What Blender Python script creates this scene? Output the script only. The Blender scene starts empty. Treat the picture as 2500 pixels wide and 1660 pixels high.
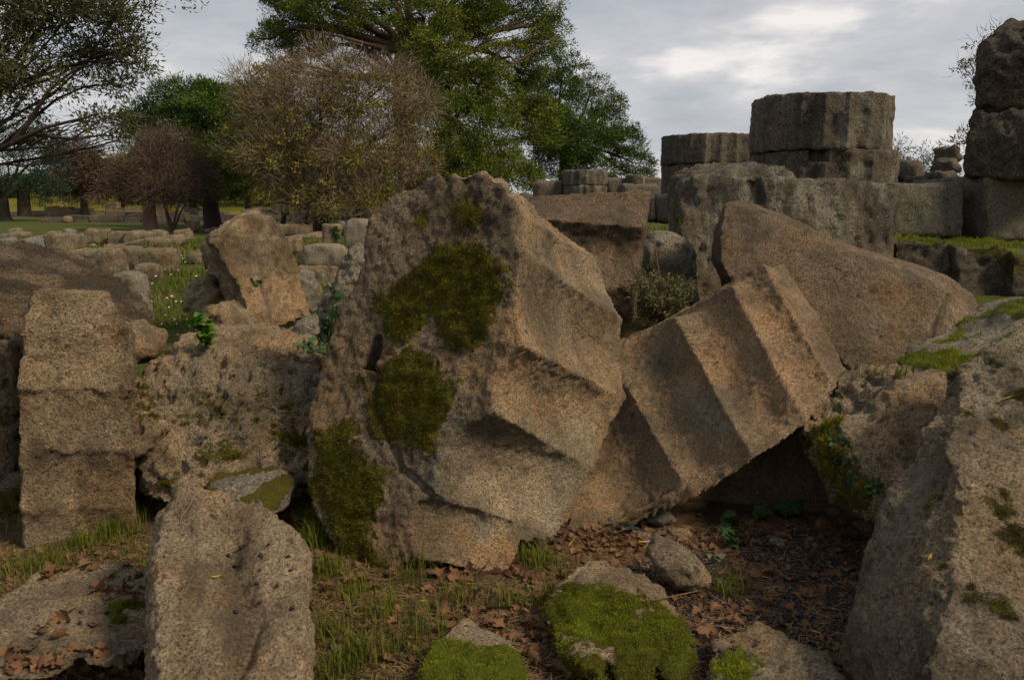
import bpy, bmesh, math, random
import numpy as np
from mathutils import Vector, noise as mnoise
random.seed(7); RNG = np.random.default_rng(7)
sc = bpy.context.scene
COL = sc.collection
# ------------------------------------------------------------ camera, sky, sun, exposure
FPX, CH = 1944.0, 1.55
TH = math.atan(340.0/FPX)
cam_d = bpy.data.cameras.new('camera'); cam = bpy.data.objects.new('camera', cam_d); COL.objects.link(cam)
cam_d.sensor_width = 36.0; cam_d.lens = 36.0*FPX/2500.0; cam_d.clip_start = 0.05; cam_d.clip_end = 3000
cam.location = (0, 0, CH); cam.rotation_euler = (math.pi/2-TH, 0, 0)
cam_d.dof.use_dof = True; cam_d.dof.focus_distance = 3.4; cam_d.dof.aperture_fstop = 11
sc.camera = cam
SUN_EL, SUN_AZ = math.radians(42), math.radians(117)      # azimuth clockwise from +Y : behind the camera to the right
world = bpy.data.worlds.new('World'); sc.world = world; world.use_nodes = True
SUN_S, SKY_S, EXPO = 2.7, 0.13, 0.62
def build_world():
    nt = world.node_tree; N = nt.nodes; L = nt.links; N.clear()
    out = N.new('ShaderNodeOutputWorld'); bg = N.new('ShaderNodeBackground'); bg.inputs['Strength'].default_value = SKY_S
    sky = N.new('ShaderNodeTexSky'); sky.sky_type = 'NISHITA'; sky.sun_disc = False
    sky.sun_elevation = SUN_EL; sky.sun_rotation = SUN_AZ; sky.dust_density = 2.0
    tc = N.new('ShaderNodeTexCoord'); sep = N.new('ShaderNodeSeparateXYZ'); L.new(tc.outputs['Generated'], sep.inputs[0])
    def M(op, a, b=None, c=None):
        n = N.new('ShaderNodeMath'); n.operation = op
        for i, v in enumerate((a, b, c)):
            if v is None: continue
            if isinstance(v, (int, float)): n.inputs[i].default_value = v
            else: L.new(v, n.inputs[i])
        return n.outputs[0]
    zc = M('MAXIMUM', sep.outputs['Z'], 0.0); den = M('ADD', zc, 0.22)
    cx = M('DIVIDE', sep.outputs['X'], den); cy = M('DIVIDE', sep.outputs['Y'], den)
    cb = N.new('ShaderNodeCombineXYZ'); L.new(cx, cb.inputs[0]); L.new(cy, cb.inputs[1])
    mp = N.new('ShaderNodeMapping'); mp.inputs['Rotation'].default_value = (0, 0, 0.25); mp.inputs['Scale'].default_value = (1.0, 1.1, 1); mp.inputs['Location'].default_value = (3.04, 1.54, 0)
    L.new(cb.outputs[0], mp.inputs[0])
    n1 = N.new('ShaderNodeTexNoise'); n1.inputs['Scale'].default_value = 1.05; n1.inputs['Detail'].default_value = 6; n1.inputs['Roughness'].default_value = 0.5; n1.inputs['Distortion'].default_value = 0.35
    L.new(mp.outputs[0], n1.inputs['Vector'])
    n2 = N.new('ShaderNodeTexNoise'); n2.inputs['Scale'].default_value = 3.1; n2.inputs['Detail'].default_value = 5; n2.inputs['Roughness'].default_value = 0.52
    L.new(mp.outputs[0], n2.inputs['Vector'])
    f = M('ADD', M('MULTIPLY', n1.outputs[0], 0.68), M('MULTIPLY', n2.outputs[0], 0.32))
    cr = N.new('ShaderNodeValToRGB'); L.new(f, cr.inputs[0]); e = cr.color_ramp.elements
    e[0].position = 0.37; e[0].color = (1.8, 1.9, 2.15, 1); e[1].position = 0.63; e[1].color = (4.6, 4.35, 4.2, 1)
    m = e.new(0.47); m.color = (2.3, 2.38, 2.6, 1); m = e.new(0.56); m.color = (3.0, 2.97, 3.05, 1)
    # pale band towards the horizon
    hz = N.new('ShaderNodeMapRange'); L.new(zc, hz.inputs[0]); hz.inputs[1].default_value = 0.0; hz.inputs[2].default_value = 0.14; hz.inputs[3].default_value = 0.62; hz.inputs[4].default_value = 0.0
    mh = N.new('ShaderNodeMix'); mh.data_type = 'RGBA'; L.new(hz.outputs[0], mh.inputs[0]); L.new(cr.outputs[0], mh.inputs[6]); mh.inputs[7].default_value = (3.9, 3.85, 3.85, 1)
    mx = N.new('ShaderNodeMix'); mx.data_type = 'RGBA'; mx.inputs[0].default_value = 0.95
    L.new(sky.outputs[0], mx.inputs[6]); L.new(mh.outputs[2], mx.inputs[7])
    L.new(mx.outputs[2], bg.inputs['Color']); L.new(bg.outputs[0], out.inputs[0])
build_world()
sd = bpy.data.lights.new('sun', 'SUN'); sd.energy = SUN_S; sd.angle = math.radians(10); sd.color = (1.0, 0.82, 0.60)
sun = bpy.data.objects.new('sun', sd); COL.objects.link(sun)
sdir = Vector((math.cos(SUN_EL)*math.sin(SUN_AZ), math.cos(SUN_EL)*math.cos(SUN_AZ), math.sin(SUN_EL)))
sun.location = sdir*30; sun.rotation_euler = sdir.to_track_quat('Z', 'Y').to_euler()
vs = sc.view_settings
sc.display_settings.display_device = 'sRGB'; vs.view_transform = 'Standard'; vs.look = 'None'; vs.exposure = EXPO; vs.gamma = 1.0; vs.use_curve_mapping = False
# ------------------------------------------------------------ helpers
sT, cT = math.sin(TH), math.cos(TH)
def rayd(px, py):
    a = (px-1250)/FPX; b = -(py-830)/FPX
    return np.array((a, cT+b*sT, -sT+b*cT))
def P(px, py, Y):
    d = rayd(px, py); t = Y/d[1]; return np.array((d[0]*t, Y, CH+d[2]*t))
def G(px, py, z=0.0):
    d = rayd(px, py); t = (z-CH)/d[2]; return np.array((d[0]*t, d[1]*t, z))
def proj(V):
    V = np.asarray(V); dz = V[:, 2]-CH
    dep = np.maximum(V[:, 1]*cT-dz*sT, 1e-4); up = V[:, 1]*sT+dz*cT
    return 1250+FPX*V[:, 0]/dep, 830-FPX*up/dep
def plane3(a, b, c):
    a, b, c = P(*a), P(*b), P(*c); n = np.cross(b-a, c-a); n /= np.linalg.norm(n)
    if n[1] > 0: n = -n
    return n, float(n@a)
def onplane(px, py, n, c):
    d = rayd(px, py); o = np.array((0, 0, CH)); t = (c-n@o)/(n@d); return o+d*t
def hash3(i, j, k, s):
    h = (i*374761393+j*668265263+k*2147483647+s*1274126177) & 0xffffffff
    h = ((h ^ (h >> 13))*1274126177) & 0xffffffff
    h = ((h ^ (h >> 16))*2246822519) & 0xffffffff
    return ((h ^ (h >> 15)) & 0xffff)/65535.0
def vnoise(p, seed=0):
    f = np.floor(p).astype(np.int64); r = p-f; r = r*r*(3-2*r); o = 0
    for a in (0, 1):
        wx = r[:, 0] if a else 1-r[:, 0]
        for b in (0, 1):
            wy = r[:, 1] if b else 1-r[:, 1]
            for c in (0, 1):
                wz = r[:, 2] if c else 1-r[:, 2]
                o = o+wx*wy*wz*hash3(f[:, 0]+a, f[:, 1]+b, f[:, 2]+c, seed)
    return o*2-1
def fbm(p, freq, octv=3, seed=0, rough=0.5):
    p = np.asarray(p, float)*np.asarray(freq, float)+seed*7.13; o = 0; a = 1.0; s = 0
    for k in range(octv):
        o = o+a*vnoise(p, seed+k); s += a; a *= rough; p = p*2.03+11.7
    return o/s
def sstep(a, b, x):
    t = np.clip((x-a)/(b-a), 0, 1); return t*t*(3-2*t)
def in_poly(x, y, poly):
    ins = np.zeros(len(x), bool); n = len(poly)
    for i in range(n):
        x1, y1 = poly[i]; x2, y2 = poly[(i+1) % n]
        if y1 == y2: continue
        c = ((y1 > y) != (y2 > y)) & (x < (x2-x1)*(y-y1)/(y2-y1)+x1); ins ^= c
    return ins
def tag(o, label=None, cat=None, group=None, kind=None):
    if label: o['label'] = label
    if cat: o['category'] = cat
    if group: o['group'] = group
    if kind: o['kind'] = kind
    return o
def raw_mesh(name, V, F, mat=None, smooth=True):
    """F is an (n,3) or (n,4) array, or a list of polygons"""
    me = bpy.data.meshes.new(name); V = np.asarray(V, np.float32)
    if isinstance(F, np.ndarray):
        n, k = F.shape; me.vertices.add(len(V)); me.vertices.foreach_set('co', V.ravel())
        me.loops.add(n*k); me.loops.foreach_set('vertex_index', F.astype(np.int32).ravel())
        me.polygons.add(n); me.polygons.foreach_set('loop_start', np.arange(0, n*k, k, dtype=np.int32))
        me.update(calc_edges=True)
    else:
        me.from_pydata([tuple(map(float, v)) for v in V], [], F); me.update()
    if smooth: me.polygons.foreach_set('use_smooth', np.ones(len(me.polygons), bool))
    if mat: me.materials.append(mat)
    return me
def add_attr(me, name, vals, dom='POINT'):
    a = me.attributes.new(name, 'FLOAT', dom); a.data.foreach_set('value', np.asarray(vals, np.float32))
def mk(name, me, parent=None, loc=None):
    o = bpy.data.objects.new(name, me); COL.objects.link(o)
    if parent: o.parent = parent
    if loc is not None: o.location = loc
    return o
def empty(name, loc):
    o = bpy.data.objects.new(name, None); o.empty_display_size = 0.2; COL.objects.link(o); o.location = loc; return o
# ------------------------------------------------------------ materials
class NT:
    def __init__(s, name):
        s.m = bpy.data.materials.new(name); s.m.use_nodes = True; s.t = s.m.node_tree; s.N = s.t.nodes; s.L = s.t.links
        s.b = s.N['Principled BSDF']; s.out = s.N['Material Output']
    def n(s, ty, **kw):
        x = s.N.new(ty)
        for k, v in kw.items(): setattr(x, k, v)
        return x
    def put(s, sock, v):
        if hasattr(v, 'is_output') or isinstance(v, bpy.types.NodeSocket): s.L.new(v, sock)
        elif isinstance(v, (tuple, list)): sock.default_value = tuple(v)+((1,) if len(v) == 3 and sock.type == 'RGBA' else ())
        else: sock.default_value = v
    def math(s, op, a, b=0.0, clamp=False):
        x = s.n('ShaderNodeMath', operation=op); x.use_clamp = clamp; s.put(x.inputs[0], a); s.put(x.inputs[1], b); return x.outputs[0]
    def noise(s, vec, scale, detail=4, rough=0.55, dist=0.0):
        x = s.n('ShaderNodeTexNoise'); s.put(x.inputs['Vector'], vec); x.inputs['Scale'].default_value = scale
        x.inputs['Detail'].default_value = detail; x.inputs['Roughness'].default_value = rough; x.inputs['Distortion'].default_value = dist; return x.outputs[0]
    def voro(s, vec, scale, feature='F1', rnd=1.0):
        x = s.n('ShaderNodeTexVoronoi', feature=feature); s.put(x.inputs['Vector'], vec); x.inputs['Scale'].default_value = scale; x.inputs['Randomness'].default_value = rnd; return x
    def ramp(s, v, a, b, lo=0.0, hi=1.0):
        x = s.n('ShaderNodeMapRange'); s.put(x.inputs[0], v); x.inputs[1].default_value = a; x.inputs[2].default_value = b; x.inputs[3].default_value = lo; x.inputs[4].default_value = hi; return x.outputs[0]
    def mix(s, f, a, b, mode='MIX'):
        x = s.n('ShaderNodeMix', data_type='RGBA', blend_type=mode); s.put(x.inputs[0], f); s.put(x.inputs[6], a); s.put(x.inputs[7], b); return x.outputs[2]
    def attr(s, name, kind='GEOMETRY'):
        x = s.n('ShaderNodeAttribute', attribute_name=name, attribute_type=kind); return x
def stone_mat(name, tan=(0.33, 0.225, 0.14), grey=(0.23, 0.195, 0.155), dark=(0.075, 0.058, 0.043), wgrey=0.5, wdark=0.5, pit=1.0, lichen=0.25, coarse=1.0, streak=False, speck=0.5):
    tan, grey, dark = [(q[0]*0.89, q[1]*0.88, q[2]*0.77) for q in (tan, grey, dark)]
    t = NT(name); tc = t.n('ShaderNodeTexCoord'); oi = t.n('ShaderNodeObjectInfo')
    off = t.n('ShaderNodeVectorMath', operation='MULTIPLY_ADD'); cmb = t.n('ShaderNodeCombineXYZ')
    for k in range(3): t.L.new(oi.outputs['Random'], cmb.inputs[k])
    t.L.new(cmb.outputs[0], off.inputs[0]); off.inputs[1].default_value = (17, 29, 41); t.L.new(tc.outputs['Object'], off.inputs[2])
    v = off.outputs[0]
    if streak:
        mp = t.n('ShaderNodeMapping'); mp.inputs['Scale'].default_value = (1, 1, 0.28); t.L.new(v, mp.inputs[0]); vs_ = mp.outputs[0]
    else: vs_ = v
    big = t.noise(vs_, 1.7, 3); mid = t.noise(vs_, 7.0, 5, 0.6); fine = t.noise(v, 34*coarse, 9, 0.86); vf = t.noise(v, 190*coarse, 3, 0.7); grain = t.noise(v, 92*coarse, 4, 0.78); grain2 = t.noise(v, 46*coarse, 3, 0.7)
    c = t.mix(t.ramp(big, 0.5-0.25*wgrey-0.05, 0.72-0.25*wgrey), tan, grey)
    c = t.mix(t.math('MULTIPLY', t.ramp(mid, 0.5, 0.72), 0.75*wdark), c, dark)
    c = t.mix(t.math('MULTIPLY', t.ramp(t.noise(v, 2.9, 4, 0.6), 0.55, 0.68), 0.45), c, (tan[0]*1.05, tan[1]*0.88, tan[2]*0.66))
    # grain : pale shell bits and dark pits
    pa = t.attr('pale').outputs['Fac']; oc = t.attr('ochre').outputs['Fac']; da = t.attr('dark').outputs['Fac']
    c = t.mix(t.math('MULTIPLY', oc, 0.8), c, (0.34, 0.20, 0.09))
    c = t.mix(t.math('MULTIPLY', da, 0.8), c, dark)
    c = t.mix(t.math('MULTIPLY', pa, 0.7), c, (0.42, 0.32, 0.20))
    c = t.mix(1.0, c, t.n('ShaderNodeRGB').outputs[0], 'MIX') if False else c
    g = t.math('MULTIPLY', t.ramp(fine, 0.34, 0.66, 0.58, 1.45), t.ramp(mid, 0.25, 0.75, 0.70, 1.25))
    g = t.math('MULTIPLY', g, t.ramp(grain, 0.34, 0.66, 0.36, 1.80))
    cg = t.n('ShaderNodeVectorMath', operation='SCALE'); t.L.new(c, cg.inputs[0]); t.L.new(g, cg.inputs['Scale']); c = cg.outputs[0]
    vo = t.voro(v, 125*coarse); spk = t.ramp(vo.outputs['Distance'], 0.10, 0.26, 1, 0)
    sel = t.ramp(vo.outputs['Color'], 0.85-0.3*speck, 0.90-0.3*speck)
    sp = t.math('MULTIPLY', spk, sel)
    c = t.mix(t.math('MULTIPLY', sp, speck), c, (0.50, 0.42, 0.33))
    pit_m = t.math('MULTIPLY', t.ramp(grain2, 0.36, 0.42, 1, 0), t.ramp(fine, 0.42, 0.54, 1, 0.35))
    c = t.mix(t.math('MULTIPLY', pit_m, 0.7*min(1, pit)), c, (0.03, 0.021, 0.014))
    mps = t.n('ShaderNodeMapping'); mps.inputs['Scale'].default_value = (1, 1, 0.35); t.L.new(v, mps.inputs[0])
    st = t.ramp(t.noise(mps.outputs[0], 3.4, 7, 0.62, 0.4), 0.46, 0.62)
    c = t.mix(t.math('MULTIPLY', st, 0.55), c, t.mix(0.5, dark, (0.07, 0.062, 0.045)))
    # sparse cracks
    ve = t.n('ShaderNodeTexVoronoi', feature='DISTANCE_TO_EDGE'); wv = t.n('ShaderNodeVectorMath', operation='MULTIPLY_ADD'); nz = t.n('ShaderNodeTexNoise'); t.L.new(v, nz.inputs['Vector']); nz.inputs['Scale'].default_value = 3.5; nz.inputs['Detail'].default_value = 5
    t.L.new(nz.outputs['Color'], wv.inputs[0]); wv.inputs[1].default_value = (0.55, 0.55, 0.55); t.L.new(v, wv.inputs[2]); t.L.new(wv.outputs[0], ve.inputs['Vector']); ve.inputs['Scale'].default_value = 1.6
    ck = t.math('MULTIPLY', t.ramp(ve.outputs['Distance'], 0.002, 0.008, 1, 0), t.ramp(t.noise(v, 2.3, 3), 0.56, 0.66))
    c = t.mix(t.math('MULTIPLY', ck, 0.5), c, (0.02, 0.015, 0.011))
    # lichen : pale grey-green crust, dark round spots
    la = t.attr('lichen').outputs['Fac']
    lm = t.math('MAXIMUM', t.math('MULTIPLY', t.ramp(t.noise(v, 5.5, 6, 0.72), 0.60, 0.66), lichen), la)
    lm = t.math('MULTIPLY', lm, t.ramp(t.noise(v, 42, 5, 0.75), 0.42, 0.56))
    c = t.mix(t.math('MULTIPLY', lm, 0.9), c, (0.29, 0.28, 0.21))
    vb = t.voro(v, 9); bs = t.math('MULTIPLY', t.ramp(vb.outputs['Distance'], 0.13, 0.19, 1, 0), t.ramp(vb.outputs['Color'], 0.70, 0.74))
    c = t.mix(t.math('MULTIPLY', bs, 0.7), c, (0.045, 0.035, 0.028))
    # moss
    ma = t.attr('moss').outputs['Fac']; mn = t.noise(v, 30, 5, 0.7)
    mm = t.ramp(t.math('ADD', t.math('MULTIPLY', ma, 1.1), t.math('MULTIPLY', t.math('SUBTRACT', mn, 0.5), 1.9)), 0.42, 0.56)
    mfine = t.noise(v, 230, 3, 0.7); ml = t.noise(v, 9, 4, 0.6)
    br = t.attr('mbright').outputs['Fac']
    mc = t.mix(t.ramp(ml, 0.36, 0.66), (0.110, 0.082, 0.012), (0.150, 0.140, 0.012))
    mc = t.mix(br, mc, (0.17, 0.21, 0.012))
    mc = t.mix(t.ramp(mfine, 0.35, 0.6, 0.75, 0.0), mc, (0.018, 0.017, 0.002))
    c = t.mix(mm, c, mc)
    t.put(t.b.inputs['Base Color'], c); t.b.inputs['Roughness'].default_value = 0.94; t.b.inputs['Specular IOR Level'].default_value = 0.18
    h1 = t.math('MULTIPLY', t.math('ADD', t.ramp(fine, 0.32, 0.62, 0, .7), t.math('ADD', t.ramp(grain2, 0.34, 0.50, 0, .55), t.ramp(grain, 0.34, 0.6, 0, .45))), 0.0085*pit)
    h2 = t.math('MULTIPLY', t.noise(v, 18*coarse, 4, 0.6), 0.009*pit)
    h3 = t.math('MULTIPLY', t.math('SUBTRACT', sp, 0.0), 0.004)
    hm = t.math('MULTIPLY', t.math('ADD', t.math('MULTIPLY', mfine, 0.012), t.math('MULTIPLY', t.noise(v, 60, 2), 0.03)), mm)
    hh = t.math('ADD', t.math('ADD', t.math('ADD', h1, h2), h3), hm)
    hh = t.math('ADD', hh, t.math('MULTIPLY', vf, 0.0025)); hh = t.math('SUBTRACT', hh, t.math('MULTIPLY', ck, 0.012))
    bp = t.n('ShaderNodeBump'); bp.inputs['Strength'].default_value = 1.0; bp.inputs['Distance'].default_value = 1.0; t.put(bp.inputs['Height'], hh)
    t.L.new(bp.outputs[0], t.b.inputs['Normal'])
    return t.m
M_hero = stone_mat('limestone_hero', tan=(0.30, 0.20, 0.118), wgrey=0.35, wdark=0.45, pit=0.9, lichen=0.15, coarse=1.25)
M_fl = stone_mat('limestone_fluted', tan=(0.34, 0.22, 0.135), grey=(0.24, 0.18, 0.125), wgrey=0.3, wdark=0.4, pit=0.9, lichen=0.35, coarse=1.25)
M_dk = stone_mat('limestone_dark', tan=(0.15, 0.118, 0.092), grey=(0.135, 0.122, 0.108), dark=(0.04, 0.036, 0.032), wgrey=0.6, wdark=1.0, pit=1.3, lichen=0.7, streak=True, coarse=0.9)
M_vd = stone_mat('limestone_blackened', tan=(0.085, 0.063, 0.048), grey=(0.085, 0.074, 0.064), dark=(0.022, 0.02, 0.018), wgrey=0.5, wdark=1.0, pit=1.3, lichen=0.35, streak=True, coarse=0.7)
M_corner = stone_mat('limestone_grey_crusted', tan=(0.32, 0.235, 0.155), grey=(0.27, 0.225, 0.175), dark=(0.07, 0.06, 0.045), wgrey=0.7, wdark=0.9, pit=1.4, lichen=0.55, coarse=1.0, speck=.6)
M_slab = stone_mat('limestone_brown', tan=(0.195, 0.130, 0.084), grey=(0.155, 0.120, 0.09), dark=(0.045, 0.034, 0.026), wgrey=0.5, wdark=0.9, pit=1.2, lichen=0.35, coarse=1.0)
M_far = stone_mat('limestone_far', tan=(0.135, 0.105, 0.085), grey=(0.125, 0.112, 0.10), dark=(0.05, 0.044, 0.038), wgrey=0.6, wdark=0.95, pit=1.4, lichen=0.5, streak=True, coarse=0.55)
M_pit = stone_mat('limestone_pitted', tan=(0.36, 0.25, 0.16), grey=(0.29, 0.24, 0.185), dark=(0.085, 0.062, 0.04), wgrey=0.5, wdark=0.55, pit=1.35, lichen=0.15, coarse=1.1)
M_shell = stone_mat('limestone_shelly', tan=(0.38, 0.275, 0.19), grey=(0.34, 0.27, 0.2), dark=(0.10, 0.07, 0.045), wgrey=0.5, wdark=0.5, pit=1.4, lichen=0.1, speck=0.8, coarse=1.2)
M_grey = stone_mat('limestone_grey', tan=(0.24, 0.20, 0.155), grey=(0.23, 0.21, 0.18), dark=(0.11, 0.10, 0.09), wgrey=0.8, wdark=0.8, pit=1.4, lichen=0.25, coarse=0.75)
M_blue = stone_mat('dark_grey_stone', tan=(0.13, 0.13, 0.135), grey=(0.16, 0.16, 0.17), dark=(0.06, 0.06, 0.065), wgrey=0.7, wdark=0.5, pit=0.8, lichen=0.3, coarse=0.5)
M_field = stone_mat('limestone_field', tan=(0.27, 0.20, 0.13), grey=(0.21, 0.18, 0.14), dark=(0.08, 0.062, 0.045), wgrey=0.5, wdark=0.9, pit=2.0, lichen=0.2, coarse=0.5)
def leaf_mat(name, c1, c2, c3=None, trans=0.25, rough=0.7):
    t = NT(name); a = t.attr('tone').outputs['Fac']; cl = t.attr('clump').outputs['Fac']
    c = t.mix(a, c1, c2)
    if c3: c = t.mix(cl, c, c3)
    t.put(t.b.inputs['Base Color'], c); t.b.inputs['Roughness'].default_value = rough; t.b.inputs['Specular IOR Level'].default_value = 0.2
    tr = t.n('ShaderNodeBsdfTranslucent'); t.put(tr.inputs[0], c); ms = t.n('ShaderNodeMixShader'); ms.inputs[0].default_value = trans
    t.L.new(t.b.outputs[0], ms.inputs[1]); t.L.new(tr.outputs[0], ms.inputs[2]); t.L.new(ms.outputs[0], t.out.inputs[0]); return t.m
def plain_mat(name, c, rough=0.85, bump=0.0, scale=40, var=0.35, spec=0.2):
    t = NT(name); tc = t.n('ShaderNodeTexCoord'); n = t.noise(tc.outputs['Object'], scale, 4, 0.65)
    cc = t.mix(t.ramp(n, 0.3, 0.7), tuple(x*(1-var) for x in c), tuple(min(1, x*(1+var)) for x in c)); t.put(t.b.inputs['Base Color'], cc)
    t.b.inputs['Roughness'].default_value = rough; t.b.inputs['Specular IOR Level'].default_value = spec
    if bump:
        bp = t.n('ShaderNodeBump'); bp.inputs['Distance'].default_value = bump; t.put(bp.inputs['Height'], n); t.L.new(bp.outputs[0], t.b.inputs['Normal'])
    return t.m
M_bark = plain_mat('bark', (0.045, 0.034, 0.027), 0.95, 0.03, 14)
M_bark_red = plain_mat('pine_bark', (0.085, 0.052, 0.036), 0.95, 0.03, 12)
M_twig = plain_mat('twig_bark', (0.12, 0.085, 0.062), 0.95, 0.0, 14)
# ------------------------------------------------------------ terrain
def H(x, y):
    x = np.asarray(x, float); y = np.asarray(y, float)
    p = np.stack([x, y, np.zeros_like(x)], -1).reshape(-1, 3)
    near = 1-sstep(8, 25, y)
    b = (fbm(p, 1.3, 3, 3)*0.035+fbm(p, 6.0, 2, 5)*0.012).reshape(x.shape)*(0.3+0.7*near)
    b = b+fbm(p, 0.12, 2, 9).reshape(x.shape)*0.10*sstep(10, 20, y)
    mound = (0.72-0.42*sstep(1.3, 1.8, x)*(1-sstep(5.4, 6.4, y)))*sstep(4.15, 5.1, y)*sstep(0.25, 0.8, x)*(1-sstep(12, 30, y)*0.4)
    right = 0.35*sstep(1.6, 2.6, x)*sstep(2.6, 4.2, y)*(1-sstep(4.2, 5.1, y))
    hill = (sstep(72, 110, y)*2.0+sstep(95, 260, y)*2.5)*sstep(10, -25, x)
    far = sstep(140, 400, y)*2.0
    return b+mound+right+hill+far
# ------------------------------------------------------------ rock building
def ring_loft(rings):
    """rings: list of (N,3) arrays; closes the ends with fans"""
    N = len(rings[0]); V = [np.mean(rings[0], 0)]; F = []
    for r in rings: V += list(r)
    V.append(np.mean(rings[-1], 0)); last = len(V)-1
    for k in range(len(rings)-1):
        a = 1+k*N; b = a+N
        for i in range(N):
            j = (i+1) % N; F.append((a+i, a+j, b+j, b+i))
    for i in range(N):
        j = (i+1) % N; F.append((0, 1+j, 1+i)); e = 1+(len(rings)-1)*N; F.append((last, e+i, e+j))
    return np.array(V), F
def hull(pts):
    bm = bmesh.new()
    for p in pts: bm.verts.new(p)
    r = bmesh.ops.convex_hull(bm, input=bm.verts)
    bad = list({g for g in r['geom_interior'] if isinstance(g, bmesh.types.BMVert)} | {v for v in bm.verts if not v.link_faces})
    bmesh.ops.delete(bm, geom=bad, context='VERTS')
    bm.verts.index_update(); V = np.array([v.co[:] for v in bm.verts]); F = [tuple(v.index for v in f.verts) for f in bm.faces]
    bm.free(); return V, F
def rock(name, parts, mat, label, cat='stone', group=None, voxel=0.02, smooth=3, disp=((2.2, 0.03), (9, 0.012), (30, 0.006)), pits=0.0, pitf=16, stretch=(1, 1, 1),
         attrs=None, post=None, seed=0, parent=None, mossup=0.0, clipz=None):
    V = []; F = []
    for v, f in parts:
        o = len(V); V += list(v); F += [tuple(i+o for i in q) for q in f]
    V = np.array(V)
    base = np.array((V[:, 0].mean(), V[:, 1].mean(), max(V[:, 2].min(), -0.2)))
    me = raw_mesh('tmp', V-base, F); bm = bmesh.new(); bm.from_mesh(me); bmesh.ops.recalc_face_normals(bm, faces=bm.faces); bm.to_mesh(me); bm.free()
    o = bpy.data.objects.new('tmp', me); COL.objects.link(o)
    m = o.modifiers.new('r', 'REMESH'); m.mode = 'VOXEL'; m.voxel_size = voxel; m.adaptivity = 0
    if smooth:
        m = o.modifiers.new('s', 'SMOOTH'); m.factor = 0.5; m.iterations = smooth
    dg = bpy.context.evaluated_depsgraph_get(); me2 = bpy.data.meshes.new_from_object(o.evaluated_get(dg), depsgraph=dg)
    bpy.data.objects.remove(o); bpy.data.meshes.remove(me)
    n = len(me2.vertices); co = np.zeros(n*3, np.float32); me2.vertices.foreach_get('co', co); co = co.reshape(-1, 3).astype(float)
    nr = np.zeros(n*3, np.float32); me2.vertices.foreach_get('normal', nr); nr = nr.reshape(-1, 3).astype(float)
    W = co+base
    if post is not None: W = post(W, nr)
    if attrs is None: attrs = {}
    masks = {}
    px, py = proj(W); jx = fbm(W, 9, 3, seed+50)*26; jy = fbm(W, 9, 3, seed+60)*26
    view = -W.copy(); view[:, 2] += CH; facing = (nr*view).sum(1) > 0
    for k, v in attrs.items():
        a = np.zeros(n)
        for q in v:
            if callable(q): a = np.maximum(a, q(W, nr, px, py)); continue
            poly, val = q; acc = np.zeros(n); bx = [p[0] for p in poly]; by = [p[1] for p in poly]
            sel = np.where((px > min(bx)-60) & (px < max(bx)+60) & (py > min(by)-60) & (py < max(by)+60))[0]
            for (ox, oy, m_) in ((0, 0, 1), (28, 8, 1.5), (-22, 14, .7), (8, -26, 1.3), (-10, 24, 1.8), (18, -14, .5), (-28, -10, 1.4)):
                acc[sel] += in_poly(px[sel]+jx[sel]*m_+ox, py[sel]+jy[sel]*m_+oy, poly)
            a = np.maximum(a, acc/7*facing*val)
        masks[k] = a
    if mossup:
        a = sstep(0.25, 0.8, nr[:, 2])*sstep(-0.05, 0.25, fbm(W, 3.1, 4, seed+9))*mossup
        masks['moss'] = np.maximum(masks.get('moss', 0), a)
    d = np.zeros(n); Ws = W*np.array(stretch)
    for k, q in enumerate(disp):
        fr, am = q[0], q[1]; d += fbm(Ws, fr, 3, seed+k*5+1)*am*2
    if pits:
        q = fbm(Ws, pitf, 3, seed+31, 0.6); d -= sstep(0.02, 0.42, q)*pits
    if 'moss' in masks:
        mo = masks['moss']; d = d+mo*(0.006+0.02*fbm(W, 22, 3, seed+77)); 
    W = W+nr*d[:, None]
    me2.vertices.foreach_set('co', (W-base).astype(np.float32).ravel())
    for k, a in masks.items(): add_attr(me2, k, a)
    me2.name = name; me2.polygons.foreach_set('use_smooth', np.ones(len(me2.polygons), bool)); me2.materials.clear(); me2.materials.append(mat); me2.update()
    ob = mk(name, me2, parent, base if parent is None else base-np.array(parent.location))
    if parent is None: tag(ob, label, cat, group)
    return ob
def slab(poly, pl, back, bevel=0.03, shrink=0.97, mid=True):
    """prism from a pixel outline on a plane (n,c), pushed along vector back"""
    n, c = pl; A = np.array([onplane(x, y, n, c) for x, y in poly]); cen = A.mean(0); back = np.array(back, float)
    L = np.linalg.norm(back); u = back/L
    rings = [cen+(A-cen)*(1-bevel*1.2), A+u*bevel*0.8, cen+(A-cen)*(1+(shrink-1)*0.4)+back*0.6, cen+(A-cen)*shrink+back]
    return ring_loft(rings)
def blob(poly, Yc, t1=0.2, t2=0.4, tilt=0.0, lean=0.0, prof=None):
    """boulder from a pixel outline; tilt = extra metres of depth per 100 px upwards"""
    xs = [p[0] for p in poly]; ys = [p[1] for p in poly]; cx = sum(xs)/len(xs); cy = sum(ys)/len(ys)
    A = np.array([P(x, y, Yc+(cy-y)/100*tilt+(x-cx)/100*lean) for x, y in poly]); cen = A.mean(0)
    prof = prof or ((0.45, -1.0), (0.75, -0.85), (0.93, -0.45), (1.0, 0.0), (0.97, 0.4), (0.8, 0.85), (0.45, 1.0))
    rings = []
    for s, k in prof:
        r = cen+(A-cen)*s; r[:, 1] += k*(t1 if k < 0 else t2); rings.append(r)
    return ring_loft(rings)
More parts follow.
